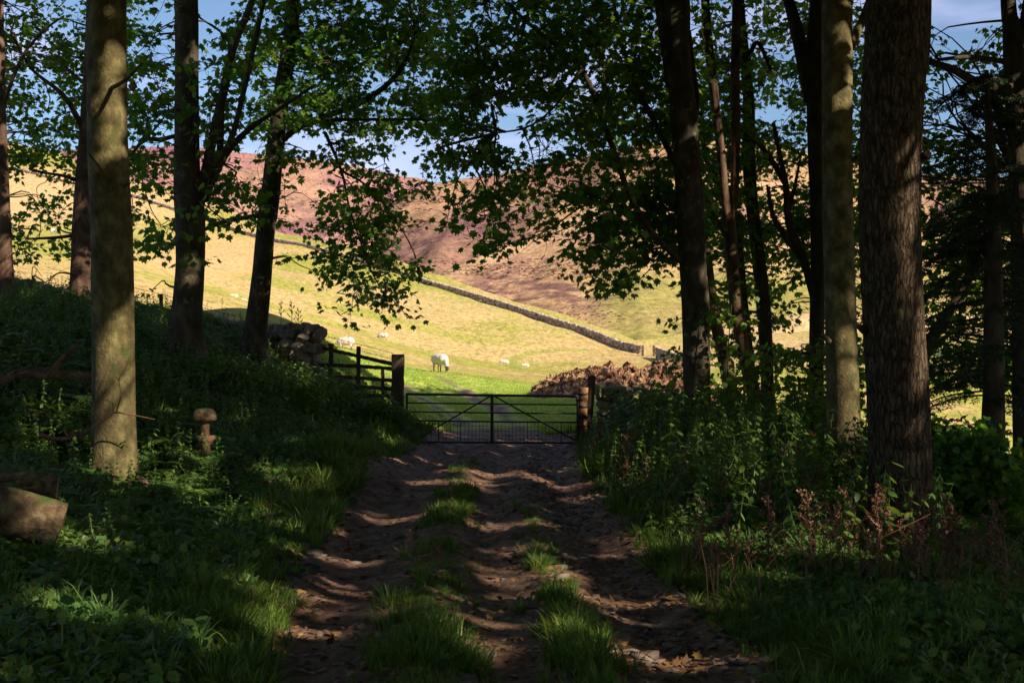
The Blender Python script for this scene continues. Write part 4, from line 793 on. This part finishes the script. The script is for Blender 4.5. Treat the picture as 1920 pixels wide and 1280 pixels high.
# ------------------------------------------------------------------ logs, branches, carved mushroom
def log(name, p0, p1, r0, r1, label, mat, seed, cat='log', cutend=True, group=None, bend=.02):
    p0 = np.array(p0); p1 = np.array(p1); o = thing(name, (p0+p1)/2, label, cat, group); mid = (p0+p1)/2+np.array([0, 0, bend]); P = catmull([p0, mid, p1], 40); rr = np.linspace(r0, r1, 40)
    v, f = tube(P, rr, 32, .14, seed=seed); addmesh('bark', v, f[:1] if cutend else f, M[mat], o, True)
    if cutend:
        for idx, nm in ((0, 'cut_end'), (39, 'cut_end')):
            ring = v[idx*32:(idx+1)*32]; c_ = ring.mean(0); d = P[idx]-P[20]; d /= np.linalg.norm(d); ring2 = np.vstack([ring+d*.004, (ring-c_)*.5+c_+d*.010, c_[None]+d*.012]); a = np.arange(32); b2 = (a+1) % 32
            addmesh(nm, ring2, [np.stack([a, b2, b2+32, a+32], 1), np.stack([a+32, b2+32, np.full(32, 64)], 1)], M['cutwood'], o)
    return o
log('log', V(-140, 930, 8.0), V(112, 987, 8.32), .18, .165, 'sawn mossy log with pale cut end at the left edge', 'mossbark', 3)
log('log', V(-120, 905, 9.1), V(106, 915, 9.4), .12, .11, 'darker log lying behind the sawn mossy log', 'mossbark', 4)
log('log', V(-60, 735, 15.6), V(178, 722, 16.2), .22, .17, 'long dark reddish fallen trunk behind the thick smooth trunk', 'deadwood', 5, cutend=False, bend=.08)
def bare_branch(pts, Y_, w0, label, mat='deadwood', forks=()):
    P = catmull([V(p[0], p[1], Y_+(p[2] if len(p) > 2 else 0)) for p in pts], 24); o = thing('dead_branch', P[0], label, 'branch'); v, f = tube(P, np.linspace(w0, w0*.35, 24), 10, .15, seed=int(pts[0][0])); addmesh('wood', v, f, M[mat], o, True)
    for fk in forks: Q = catmull([V(p[0], p[1], Y_+(p[2] if len(p) > 2 else 0)) for p in fk], 12); v, f = tube(Q, np.linspace(w0*.45, w0*.12, 12), 6, .1); addmesh('twig', v, f, M[mat], o, True)
bare_branch([(0, 720), (40, 700), (90, 705), (110, 680), (145, 648)], 15.2, .07, 'grey broken branch sticking up over the dark fallen trunk', 'deadwood', [[(20, 712), (50, 690), (85, 690)]])
bare_branch([(262, 898), (290, 918), (320, 935), (380, 952)], 12.8, .045, 'bare stick lying at the foot of the thick smooth trunk on its right', 'bark_red')
bare_branch([(150, 822), (172, 802), (205, 780), (218, 773), (250, 778), (290, 786)], 12.75, .016, 'thin forked twig leaning across the foot of the thick smooth trunk', 'bark_red', [[(218, 773), (227, 740), (223, 712), (235, 690), (252, 645)], [(223, 712), (210, 700), (192, 676)], [(213, 774), (210, 755), (190, 747)]])
bare_branch([(0, 893), (25, 893), (52, 885)], 9.0, .05, 'short thick stick resting on the darker log', 'mossbark'); bare_branch([(0, 922), (40, 916), (78, 911)], 8.9, .014, 'thin straight stick resting on the darker log')
bare_branch([(75, 815), (100, 822), (130, 822), (140, 810), (155, 815)], 12.2, .03, 'knotty brown branch end low beside the thick smooth trunk', 'deadwood', [[(130, 822), (120, 805), (126, 800)], [(75, 815), (70, 790), (40, 765)]])
bare_branch([(60, 540), (62, 500), (80, 520)], 24, .012, 'small bare twig in front of the wall at the far left', 'twig', [[(85, 535), (120, 505), (170, 500)], [(60, 545), (50, 520), (30, 500)]])
mu = thing('carved_mushroom', V(384, 880, 14), 'carved wooden mushroom with mossy cap on a stump', 'ornament')
zb_ = float(gz(*V(384, 870, 14)[:2]))
def lathe(c_, prof, seg=24, amp=.05, seed=0): return tube(np.array([(c_[0], c_[1], c_[2]+z) for z, r in prof]), [r for z, r in prof], seg, amp, seed=seed)
cm = V(384, 787, 14); H_ = lambda py: EYE+(HY-py)/F*14
v, f = lathe((cm[0], cm[1], 0), [(H_(788), .05), (H_(789), .12), (H_(786), .137), (H_(778), .132), (H_(771), .115), (H_(766.5), .085), (H_(765), .05), (H_(764.6), .01)], 28, .14, 3); addmesh('cap', v, f, M['mossbark'], mu, True)
v, f = lathe((cm[0], cm[1], 0), [(H_(822), .06), (H_(805), .052), (H_(790), .058)], 20, .06, 4); addmesh('stalk', v, f, M['deadwood'], mu, True)
v, f = lathe((cm[0]+.01, cm[1], 0), [(zb_-.1, .10), (H_(850), .075), (H_(836), .05), (H_(828), .085), (H_(819), .13), (H_(816), .11)], 20, .2, 5); addmesh('stump', v, f, M['deadwood'], mu, True)

# ------------------------------------------------------------------ undergrowth
def blade_tpl(n=12, h=1., spread=.35, seed=0, wd=.03, lean=.5):
    n = int(n*1.6); wd *= .62
    rs = np.random.default_rng(seed); v = []; f = []
    for i in range(n):
        a = rs.uniform(0, 6.28); r = spread*rs.random()**.7; b0 = np.array([math.cos(a)*r*.5, math.sin(a)*r*.5, 0]); hh = h*rs.uniform(.5, 1); ln = lean*rs.uniform(.2, 1.1)*hh; aa = a+rs.normal(0, .5); d = np.array([math.cos(aa), math.sin(aa), 0]); sd = np.array([-d[1], d[0], 0])*wd
        k = len(v)
        for t, w_ in ((0, 1), (.45, .9), (.8, .55)):
            c_ = b0+d*ln*t*t+np.array([0, 0, hh*(t-.22*t*t*lean)]); v += [c_-sd*w_, c_+sd*w_]
        v.append(b0+d*ln+np.array([0, 0, hh*(1-.3*lean)])); f += [[k, k+1, k+3, k+2], [k+2, k+3, k+5, k+4], [k+4, k+5, k+6, k+6]]
    v = np.array(v); q = np.array(f); tri = q[2::3, :3]; return v, [np.delete(q, slice(2, None, 3), 0), tri]
def nettle_tpl(seed, leafsize=.11, pairs=9, seedy=True):
    rs = np.random.default_rng(seed); mb = MB(); P = catmull([(0, 0, 0), (rs.normal(0, .03), rs.normal(0, .03), .5), (rs.normal(0, .1), rs.normal(0, .1), 1.)], 6); v, f = tube(P, np.linspace(.007, .003, 6), 3, cap=False); mb.add(v, f); L_ = []; 
    for i in range(pairs):
        t = .15+.83*i/(pairs-1); q = np.array([np.interp(t, np.linspace(0, 1, 6), P[:, k]) for k in range(3)]); a = i*1.57+rs.normal(0, .3)
        for s_ in (0, math.pi):
            sz = leafsize*(1.1-.5*t)*rs.uniform(.7, 1.2); Mx = rotm(np.array([a+s_]), np.array([rs.normal(-.35, .3)]), np.array([rs.normal(0, .3)]))[0]*sz*1.3
            mb.add(OVAL @ Mx.T+q, [OF[0].copy()])
        if seedy and t > .45:
            for s_ in (0.5, 2.2, 4): e = q+np.array([math.cos(a+s_)*.05, math.sin(a+s_)*.05, -.06]); v, f = tube(np.array([q, (q+e)/2+[0, 0, .01], e]), [.003, .006, .003], 3, cap=False); mb.add(v, f)
    return np.vstack(mb.v), [np.vstack(a) for a in mb.f.values()]
def scatter(tpls, P, smin, smax, seed, tilt=.12, hs=None):
    rs = np.random.default_rng(seed); mb = MB(); n = len(P); pick = rs.integers(0, len(tpls), n)
    s = rs.uniform(smin, smax, n) if hs is None else hs
    Mx = rotm(rs.uniform(0, 6.3, n), rs.normal(0, tilt, n), rs.normal(0, tilt, n))*s[:, None, None]
    for k, (tv, tf) in enumerate(tpls):
        m_ = pick == k
        if m_.any(): mb.add(*bake(tv, tf, Mx[m_], P[m_]))
    return mb
def region(n, fx, seed):
    """random points on the ground accepted with probability fx(x,y,u)"""
    rs = np.random.default_rng(seed); out = []
    while len(out) < n:
        Yq = 4.5+(rs.random(4000)**1.3)*22.5; xq = (rs.uniform(-80, 2000, 4000)-960)/F*Yq*1.06; u = xq-tcx(Yq); k = rs.random(4000) < fx(xq, Yq, u); out += list(zip(xq[k], Yq[k]))
    out = np.array(out[:n]); return np.column_stack([out, gz(out[:, 0], out[:, 1])])
GR = [blade_tpl(14, 1, .6, s, .028, .55) for s in range(5)]; GR2 = [blade_tpl(16, 1, .5, s+20, .035, .9) for s in range(4)]
# grass strips between the ruts
def fstrip(x, y, u): return np.exp(-((u-.0)/.19)**2)*np.clip((fbm(x*2.5, y*1.6, 101)-.36)*6, .03, 1)*np.clip((21-y)/6, .12, 1)+np.exp(-((u-.86)/.13)**2)*.7*np.clip((fbm(x*1.3, y*1.1, 103)-.40)*6, 0, 1)*np.clip((15-y)/4, 0, 1)
P = region(2300, fstrip, 1); hs = (.025+.055*rng.random(len(P)))*(1+1.9*np.clip((fbm(P[:, 0]*2.2, P[:, 1]*1.6, 141)-.52)*6, 0, 1)); tag(scatter(GR+GR2, P, .05, .21, 2, .35, hs).build('strip_grass', M['grass']), 'grass growing along the middle of the track', 'grass', kind='stuff')
def fverge(x, y, u): return np.clip(1-np.abs(u-uleft(y)+.35)/.5, 0, 1)*1.0+np.clip(1-np.abs(u-2.15)/.45, 0, 1)*1.0
P = region(4800, fverge, 3); hs = (.04+.08*rng.random(len(P)))*(1+1.4*np.clip((fbm(P[:, 0]*1.6, P[:, 1]*1.3, 142)-.5)*6, 0, 1))*(1+.8*np.clip((P[:, 1]-10)/8, 0, 1)); tag(scatter(GR+GR2, P, .05, .24, 4, .35, hs).build('verge_grass', M['grass']), 'grass on both verges of the track', 'grass', kind='stuff')
def fbank(x, y, u): return ((u < uleft(y)-.3) | (u > 2.1))*np.clip((fbm(x*.7, y*.7, 105)-.3)*3, .15, 1)
P = region(5200, fbank, 5); tag(scatter(GR2, P, .06, .26, 6, .4).build('bank_grass', M['ground_leaf']), 'dim grass covering the shaded banks', 'grass', kind='stuff')
# low ground cover leaves
def cover_tpl(seed):
    rs = np.random.default_rng(seed); n = 12; P = rs.normal(0, .55, (n, 3))*[1, 1, .0]+np.array([0, 0, 1])*rs.uniform(.1, .9, n)[:, None]; Mx = rotm(rs.uniform(0, 6.3, n), rs.normal(-.2, .4, n), rs.normal(0, .4, n))*rs.uniform(.35, .8, n)[:, None, None]; return bake(OVAL*[1.5, 1, 1], OF, Mx, P)
def cover2_tpl(seed):
    rs = np.random.default_rng(seed); n = 9; P = rs.normal(0, .6, (n, 3))*[1, 1, .0]+np.array([0, 0, 1])*rs.uniform(.1, 1.1, n)[:, None]; Mx = rotm(rs.uniform(0, 6.3, n), rs.normal(-.2, .5, n), rs.normal(0, .4, n))*rs.uniform(.25, .6, n)[:, None, None]; return bake(MAPLE, MF, Mx, P)
P = region(15000, lambda x, y, u: (u < uleft(y)-.35)*1.0+(u > 2.2)*.8, 7); tag(scatter([cover_tpl(i) for i in range(4)]+[cover2_tpl(i) for i in range(3)], P, .06, .15, 8, .25).build('ground_cover', M['ground_leaf']), 'low leafy ground cover on the wood floor', 'ground cover', kind='stuff')
# nettles and tall herbs
NT = [nettle_tpl(i) for i in range(6)]; NT2 = [nettle_tpl(i+10, .16, 7, False) for i in range(4)]
P = region(1500, lambda x, y, u: (u > 1.9)*(u < 7)*np.clip((y-9)/6, 0, 1)*.9*(x < .375*y), 9); P = P[np.hypot(P[:, 0]-3.8, P[:, 1]-11.3) > .5]
hs = .35+.6*rng.random(len(P))*np.clip((P[:, 0]-tcx(P[:, 1])-1.9)/1.2+.3, 0, 1); tag(scatter(NT+NT2, P, 0, 0, 10, .1, hs).build('nettle_bed', M['nettle']), 'bed of nettles and tall herbs right of the track', 'nettles', kind='stuff')
P = region(2600, lambda x, y, u: (u < -1.9)*(y > 7)*(np.clip((y-8)/8, .12, 1)), 11)
hs = .18+.35*rng.random(len(P))*np.clip((-(P[:, 0]-tcx(P[:, 1]))-1.8)/1.5+.2, 0, 1); tag(scatter(NT2+NT, P, 0, 0, 12, .2, hs).build('bank_herbs', M['ground_leaf']), 'leafy herbs on the shaded left bank', 'herbs', kind='stuff')
# fern fronds
def fern_tpl(seed):
    rs = np.random.default_rng(seed); mb = MB()
    for k in range(7):
        a = rs.uniform(0, 6.28); d = np.array([math.cos(a), math.sin(a), 0]); sd = np.array([-d[1], d[0], 0])
        for j in range(3, 17):
            t = j/17; q = d*t*.8+np.array([0, 0, .75*t-.65*t*t]); w_ = .24*math.sin(math.pi*min(t*1.1, 1))**.7+.02
            for s_ in (-1, 1): mb.add(np.array([q, q+sd*s_*w_*.5+d*.045, q+sd*s_*w_+d*.03-[0, 0, .03], q+sd*s_*w_*.5-d*.02]), np.array([[0, 1, 2, 3]]))
    return np.vstack(mb.v), [np.vstack(a) for a in mb.f.values()]
P = region(230, lambda x, y, u: (u < -2.4)*1.0*(y > 9)+(u > 2.6)*.4*(y > 11), 13); tag(scatter([fern_tpl(i) for i in range(4)], P, .35, .7, 14, .15).build('ferns', M['ground_leaf']), 'ferns scattered over the shaded banks', 'ferns', kind='stuff')
# fallen leaves, pebbles
P = region(8500, lambda x, y, u: (u > -1.5)*(u < 2.1)*(.35+.6*(np.abs(u-1.35) < .5)+.3*(np.abs(u+1.1) < .3))+(u < -1.5)*.3, 15); n = len(P)
v, f = bake(MAPLE, MF, rotm(rng.uniform(0, 6.3, n), rng.normal(0, .35, n), rng.normal(0, .35, n))*rng.uniform(.03, .075, n)[:, None, None], P+[0, 0, .015]); tag(addmesh('fallen_leaves', v, f, M['deadleaf']), 'brown and yellow fallen leaves on the track', 'leaf litter', kind='stuff')
P = region(3200, lambda x, y, u: (u > uleft(y)-.05)*(u < 1.8)*(.18+.8*(np.abs(u-1.35) < .45)+.15*(np.abs(u+.75) < .4)+.12*(np.abs(u-.42) < .3))*np.clip((24-y)/14, .15, 1), 17); n = len(P); sz = .008+.075*rng.random(n)**7; sz = np.stack([sz*rng.uniform(1, 2, n), sz*rng.uniform(.8, 1.4, n), sz*rng.uniform(.22, .5, n)], 1)
v, f = stones(n, P, sz*1.4, 19, ICO1, .25); tag(addmesh('pebbles', v, f, M['pebble'], None, True), 'stones half sunk in the dirt track', 'stones', kind='stuff')
# field grass just past the gate
rs = np.random.default_rng(33); Yq = 27+rs.random(26000)**1.6*40; pxq = rs.uniform(560, 1300, 26000); xq = (pxq-960)/F*Yq; zq = field_z(xq, Yq)
ok = (zq > -5); Pm = [np.array([hit(*p)[:2] for p in q]) for q in ([(880, 828), (880, 800), (850, 780), (800, 752), (765, 728)], [(985, 828), (970, 800), (930, 765), (880, 742), (850, 722)], [(935, 832), (930, 812), (900, 800)])]
ok &= (dist_poly(xq, Yq, Pm[0]) > .45) & (dist_poly(xq, Yq, Pm[1]) > .45) & (dist_poly(xq, Yq, Pm[2]) > .8)
tag(scatter([blade_tpl(7, 1, .8, s+50, .05, .8) for s in range(4)], np.stack([xq, Yq, zq], 1)[ok], .07, .16, 34, .1).build('pasture_grass', M['field_grass']), 'lush grass of the pasture just past the gate', 'grass', kind='stuff')
# tussocks over the hillside pasture and heather clumps on the moor, real tufts seen small
M['straw'] = mat_leaf('straw_tussock', (.22, .22, .05), (.46, .34, .13), (.60, .43, .20), trans=.25, nscale=.05)
M['heath'] = mat_leaf('heather_clump', (.15, .085, .06), (.22, .125, .095), (.32, .19, .125), trans=.1, nscale=.03)
rs = np.random.default_rng(61); vg = np.stack([Xg, Yg, Zg], -1); n = 30000; ii = rs.integers(60, 329, n); jj = rs.integers(0, len(pxs)-1, n); a_ = rs.random((n, 1)); q = vg[ii, jj]*a_+vg[ii, jj+1]*(1-a_); k_ = (q[:, 1] > 45)&(q[:, 1] < 330)&(g2[ii, jj] > .44)&(lw[ii, jj] < .4); q = q[k_]
tag(scatter([blade_tpl(4, 1, 1.2, s+70, .12, .9) for s in range(4)], q, 0, 0, 62, .2, rs.uniform(.12, .30, len(q))*np.clip(q[:, 1]/150, .5, 1.3)).build('tussocks', M['straw']), 'straw coloured grass tussocks over the hillside pasture', 'tussocks', kind='stuff')
OCT = np.array([(1, 0, 0), (0, 1, 0), (-1, 0, 0), (0, -1, 0), (0, 0, 1.)]); OFA = [np.array([[0, 1, 4], [1, 2, 4], [2, 3, 4], [3, 0, 4]])]; pos = []
for nm, cnt, thr in (('hill_spur', 9000, .53), ('brown_hill', 6000, .54), ('heather_hill', 7000, .48)):
    me = bpy.data.objects[nm].data; vv = np.empty(len(me.vertices)*3, dtype=np.float32); me.vertices.foreach_get('co', vv); vv = vv.reshape(-1, 3); ok = fbm(vv[:, 0]*.035, vv[:, 2]*.16+vv[:, 1]*.01, 201, 5) > thr; ok &= (vv[:, 0]/vv[:, 1]+(rs.random(len(vv))-.5)*.08 < (.07 if nm == 'hill_spur' else .23))&(np.abs(vv[:, 0]/vv[:, 1]) < .5)
    vv = vv[ok]; pos.append(vv[rs.integers(0, len(vv), min(cnt, len(vv)))])
pos = np.vstack(pos).astype(float); pos[:, :2] += rs.normal(0, .8, (len(pos), 2)); n = len(pos); sz = np.stack([rs.uniform(.25, 1.3, n)*rs.uniform(.5, 1, n), rs.uniform(.3, .9, n), rs.uniform(.12, .38, n)], 1)*np.clip(pos[:, 1:2]/420, .5, 1.6)
v, f = bake(OCT, OFA, rotm(rs.uniform(0, .6, n), rs.normal(0, .15, n), rs.normal(0, .15, n))*sz[:, None, :], pos); tag(addmesh('heather', v, f, M['heath']), 'dark heather clumps streaking the far moor slopes', 'heather', kind='stuff')
# bush against the left gatepost
def bush(px, py, Y_, rx, ry, rz_, n, label, mat='nettle', tpl=OVAL, tf=OF, size=.09, seed=1):
    c_ = V(px, py, Y_); z0 = float(gz(c_[0], c_[1])); rs = np.random.default_rng(seed); o = thing('bush', (c_[0], c_[1], z0), label, 'bush')
    u = rs.normal(0, 1, (n//7, 3)); u /= np.linalg.norm(u, axis=1)[:, None]; lump = 1+.35*(np.array([mnoise.noise(Vector(q*2.3+[seed, 0, 0])) for q in u])); ctr = c_+u*np.array([rx, ry, rz_])*(rs.uniform(.3, 1, n//7)**.4*lump)[:, None]; ctr = ctr[ctr[:, 2] > z0]
    tw_ = MB()
    for q in ctr[::5]: b0 = np.array([c_[0]+rs.normal(0, .15), c_[1]+rs.normal(0, .1), z0]); v, f = tube(catmull([b0, (b0+q)/2+[0, 0, .15], q], 6), np.linspace(.012, .003, 6), 3, cap=False); tw_.add(v, f)
    tw_.build('stems', M['twig'], o); P = np.repeat(ctr, 7, 0); P = P+rs.normal(0, .09, P.shape); m_ = len(P); v, f = bake(tpl, tf, rotm(rs.uniform(0, 6.3, m_), rs.normal(-.4, .5, m_), rs.normal(0, .5, m_))*(size*rs.uniform(.6, 1.3, m_))[:, None, None], P); addmesh('leaves', v, f, M[mat], o)
bush(700, 812, 23.3, .8, .6, .68, 6500, 'leafy bush crowding the left gatepost', seed=1); bush(595, 785, 22.6, 1.1, .8, .78, 8000, 'broad dark bush below the timber fence', 'nettle', seed=2); bush(510, 770, 20.5, 1.25, .9, .75, 8500, 'low spreading bush on the left bank below the slender trunk', 'nettle', seed=3)
bush(640, 860, 19.5, .9, .7, .45, 4500, 'low bush where the left verge meets the track', 'nettle', seed=4); bush(420, 740, 19, 1.1, .9, .5, 5500, 'dim fine leafed bush in front of the forked trunk', 'nettle', seed=5); bush(1240, 800, 22, 1.0, .7, .65, 5200, 'dark green bush before the right mossy wall', 'ground_leaf', seed=6)
bush(1170, 850, 21, .55, .5, .4, 2600, 'low tangled bush at the foot of the right gatepost', 'nettle', seed=7); bush(100, 610, 22, 1.6, .9, .45, 5000, 'low dark thicket in front of the wall at the far left', 'ground_leaf', seed=8)
bush(1780, 900, 14.5, .9, .8, .7, 5600, 'dark undergrowth bush right of the widest trunk', 'leaf', MAPLE, MF, .11, 9)
# dock plants with rusty seed heads
def dock_proto(seed, h=1.):
    rs = np.random.default_rng(seed); st = MB(); sd = MB(); lf = MB(); P = catmull([(0, 0, 0), (.03, 0, h*.5), (-.06*rs.uniform(-1, 1), .02, h)], 14); v, f = tube(P, np.linspace(.010, .005, 14), 5); st.add(v, f); br = [P]
    for i in range(8):
        q = P[5+i]; a = i*2.4+rs.normal(0, .3); Lb = h*.28*(1-.07*i); e = q+np.array([math.cos(a)*Lb*.75, math.sin(a)*Lb*.75, Lb*.6]); Q = catmull([q, (q+e)/2+[0, 0, -.02], e], 6); v, f = tube(Q, np.linspace(.007, .004, 6), 3); st.add(v, f); br.append(Q)
    for Q in br:
        t0 = int(len(Q)*.35); pts = Q[t0:]; m_ = 60 if Q is P else 34; ii = rs.random(m_)*(len(pts)-1.01); i0 = ii.astype(int); fr_ = (ii-i0)[:, None]; pp = pts[i0]*(1-fr_)+pts[i0+1]*fr_+rs.normal(0, .011, (m_, 3)); v, f = bake(DIAM, DF, rotm(rs.uniform(0, 6.3, m_), rs.normal(0, .8, m_), rs.normal(0, .8, m_))*rs.uniform(.022, .045, m_)[:, None, None], pp); sd.add(v, f)
    for i in range(5): a = i*1.3; Mx = rotm(np.array([a]), np.array([.5]), np.array([.1]))*np.array([.5, 1, 1])*.28; v, f = bake(OVAL, OF, Mx, np.array([[0, 0, .05+.04*i]])); lf.add(v, f)
    return st, sd, lf
protos = []; DTPL = []
for s in range(4):
    st, sd, lf = dock_proto(s); q = MB()
    for w_ in (st, sd):
        k0 = q.n; q.v += w_.v; [q.f.setdefault(kk, []).extend([a+k0 for a in aa]) for kk, aa in w_.f.items()]; q.n += w_.n
    DTPL.append((np.vstack(q.v), [np.vstack(a) for a in q.f.values()]))
    protos.append((st.build('stem', M['rust'], world=False).data, sd.build('seed_head', M['rust'], world=False).data, lf.build('leaf', M['ground_leaf'], world=False).data))
for o in [o for o in bpy.data.objects if o.parent is None and o.name.split('.')[0] in ('stem', 'seed_head', 'leaf')]: bpy.data.objects.remove(o)
def dock(px, py, Y_, hpx, label, k=0):
    p = V(px, py, Y_); z0 = float(gz(p[0], p[1])); h = EYE+(HY-(py-hpx))/F*Y_-z0; r_ = thing('dock_plant', (p[0], p[1], z0), label, 'plant', 'dock plants with rusty seed heads', rz=random.uniform(0, 6)); r_.scale = (max(h, .3)*.8, max(h, .3)*.8, max(h, .3))
    for nm, me in zip(('stem', 'seed_head', 'leaf'), protos[k]): c_ = bpy.data.objects.new(nm, me); C.objects.link(c_); c_.parent = r_
dock(1585, 1090, 9.6, 175, 'tallest rusty dock catching sun left of the widest trunk', 0); dock(1548, 1100, 9.7, 130, 'smaller rusty dock just left of the tallest one', 1); dock(1405, 1110, 9.0, 105, 'forked brown dock on the right verge', 2); dock(1520, 1120, 9.2, 110, 'dark red dock behind the right verge grass', 3)
dock(822, 1100, 8.8, 62, 'single dry dock stalk on the grass strip between the ruts', 1); dock(770, 1060, 9.6, 60, 'small withered stalk at the left of the grass strip', 2); dock(845, 950, 12.5, 30, 'withered stalk in the far part of the grass strip', 3); dock(1440, 1010, 11, 100, 'rusty dock among the nettles in front of the slim pale trunk', 1)
dock(1350, 960, 12, 90, 'brown dock in the nettles below the tall dark trunk', 0); dock(1270, 960, 13, 95, 'brown dock at the near left end of the nettle bed', 2); dock(1210, 940, 14, 90, 'reddish dock nearest the gate in the nettle bed', 3); dock(505, 1010, 11, 70, 'pale withered dock on the left verge', 2)
dock(1770, 1240, 7.6, 150, 'pale dry stalk in the bottom right corner', 0); dock(1880, 1200, 7.4, 120, 'dry stalk at the right edge near the bottom', 3); dock(1640, 1060, 10.4, 110, 'dull dock touching the foot of the widest trunk', 1)
for i, (px, py, Yq, h) in enumerate(((527, 606, 29.5, 40), (546, 610, 29.3, 44), (560, 612, 29.2, 34), (417, 580, 30.5, 20))): dock(px, py, Yq, h, ['left dark seed spike behind the mossy wall', 'tallest dark seed spike behind the mossy wall', 'right dark seed spike behind the mossy wall', 'small dark seed spike on the shaded mound'][i], i)
P = region(120, lambda x, y, u: (u > 1.9)*(u < 5)*(y < 18)*(y > 8.5)*np.clip((fbm(x*1.1, y*.9, 131)-.4)*8, .05, 1), 43); n = len(P)
tag(scatter(DTPL, P, 0, 0, 44, .15, rng.uniform(.25, .68, n)).build('dry_herbs', M['rust']), 'withered reddish herbs standing among the nettles', 'dry herbs', kind='stuff')
# tall thin brown stems in the nettle bed
P = region(200, lambda x, y, u: (u > 1.9)*(u < 4.6)*(y < 17)*(y > 8)*np.clip((fbm(x*1.2,y*1.2,120)-.42)*8,0,1), 41); mb = MB()
for p in P: h = random.uniform(.2, .75); v, f = tube(np.array([p, p+[random.gauss(0, .04), 0, h*.5], p+[random.gauss(0, .16), random.gauss(0, .05), h]]), [.005, .004, .002], 3, cap=False); mb.add(v, f)
tag(mb.build('dry_stems', M['rust']), 'thin dry reddish stems among the nettles', 'stems', kind='stuff')
print('objects', len(bpy.data.objects), 'polys', sum(len(m.polygons) for m in bpy.data.meshes))
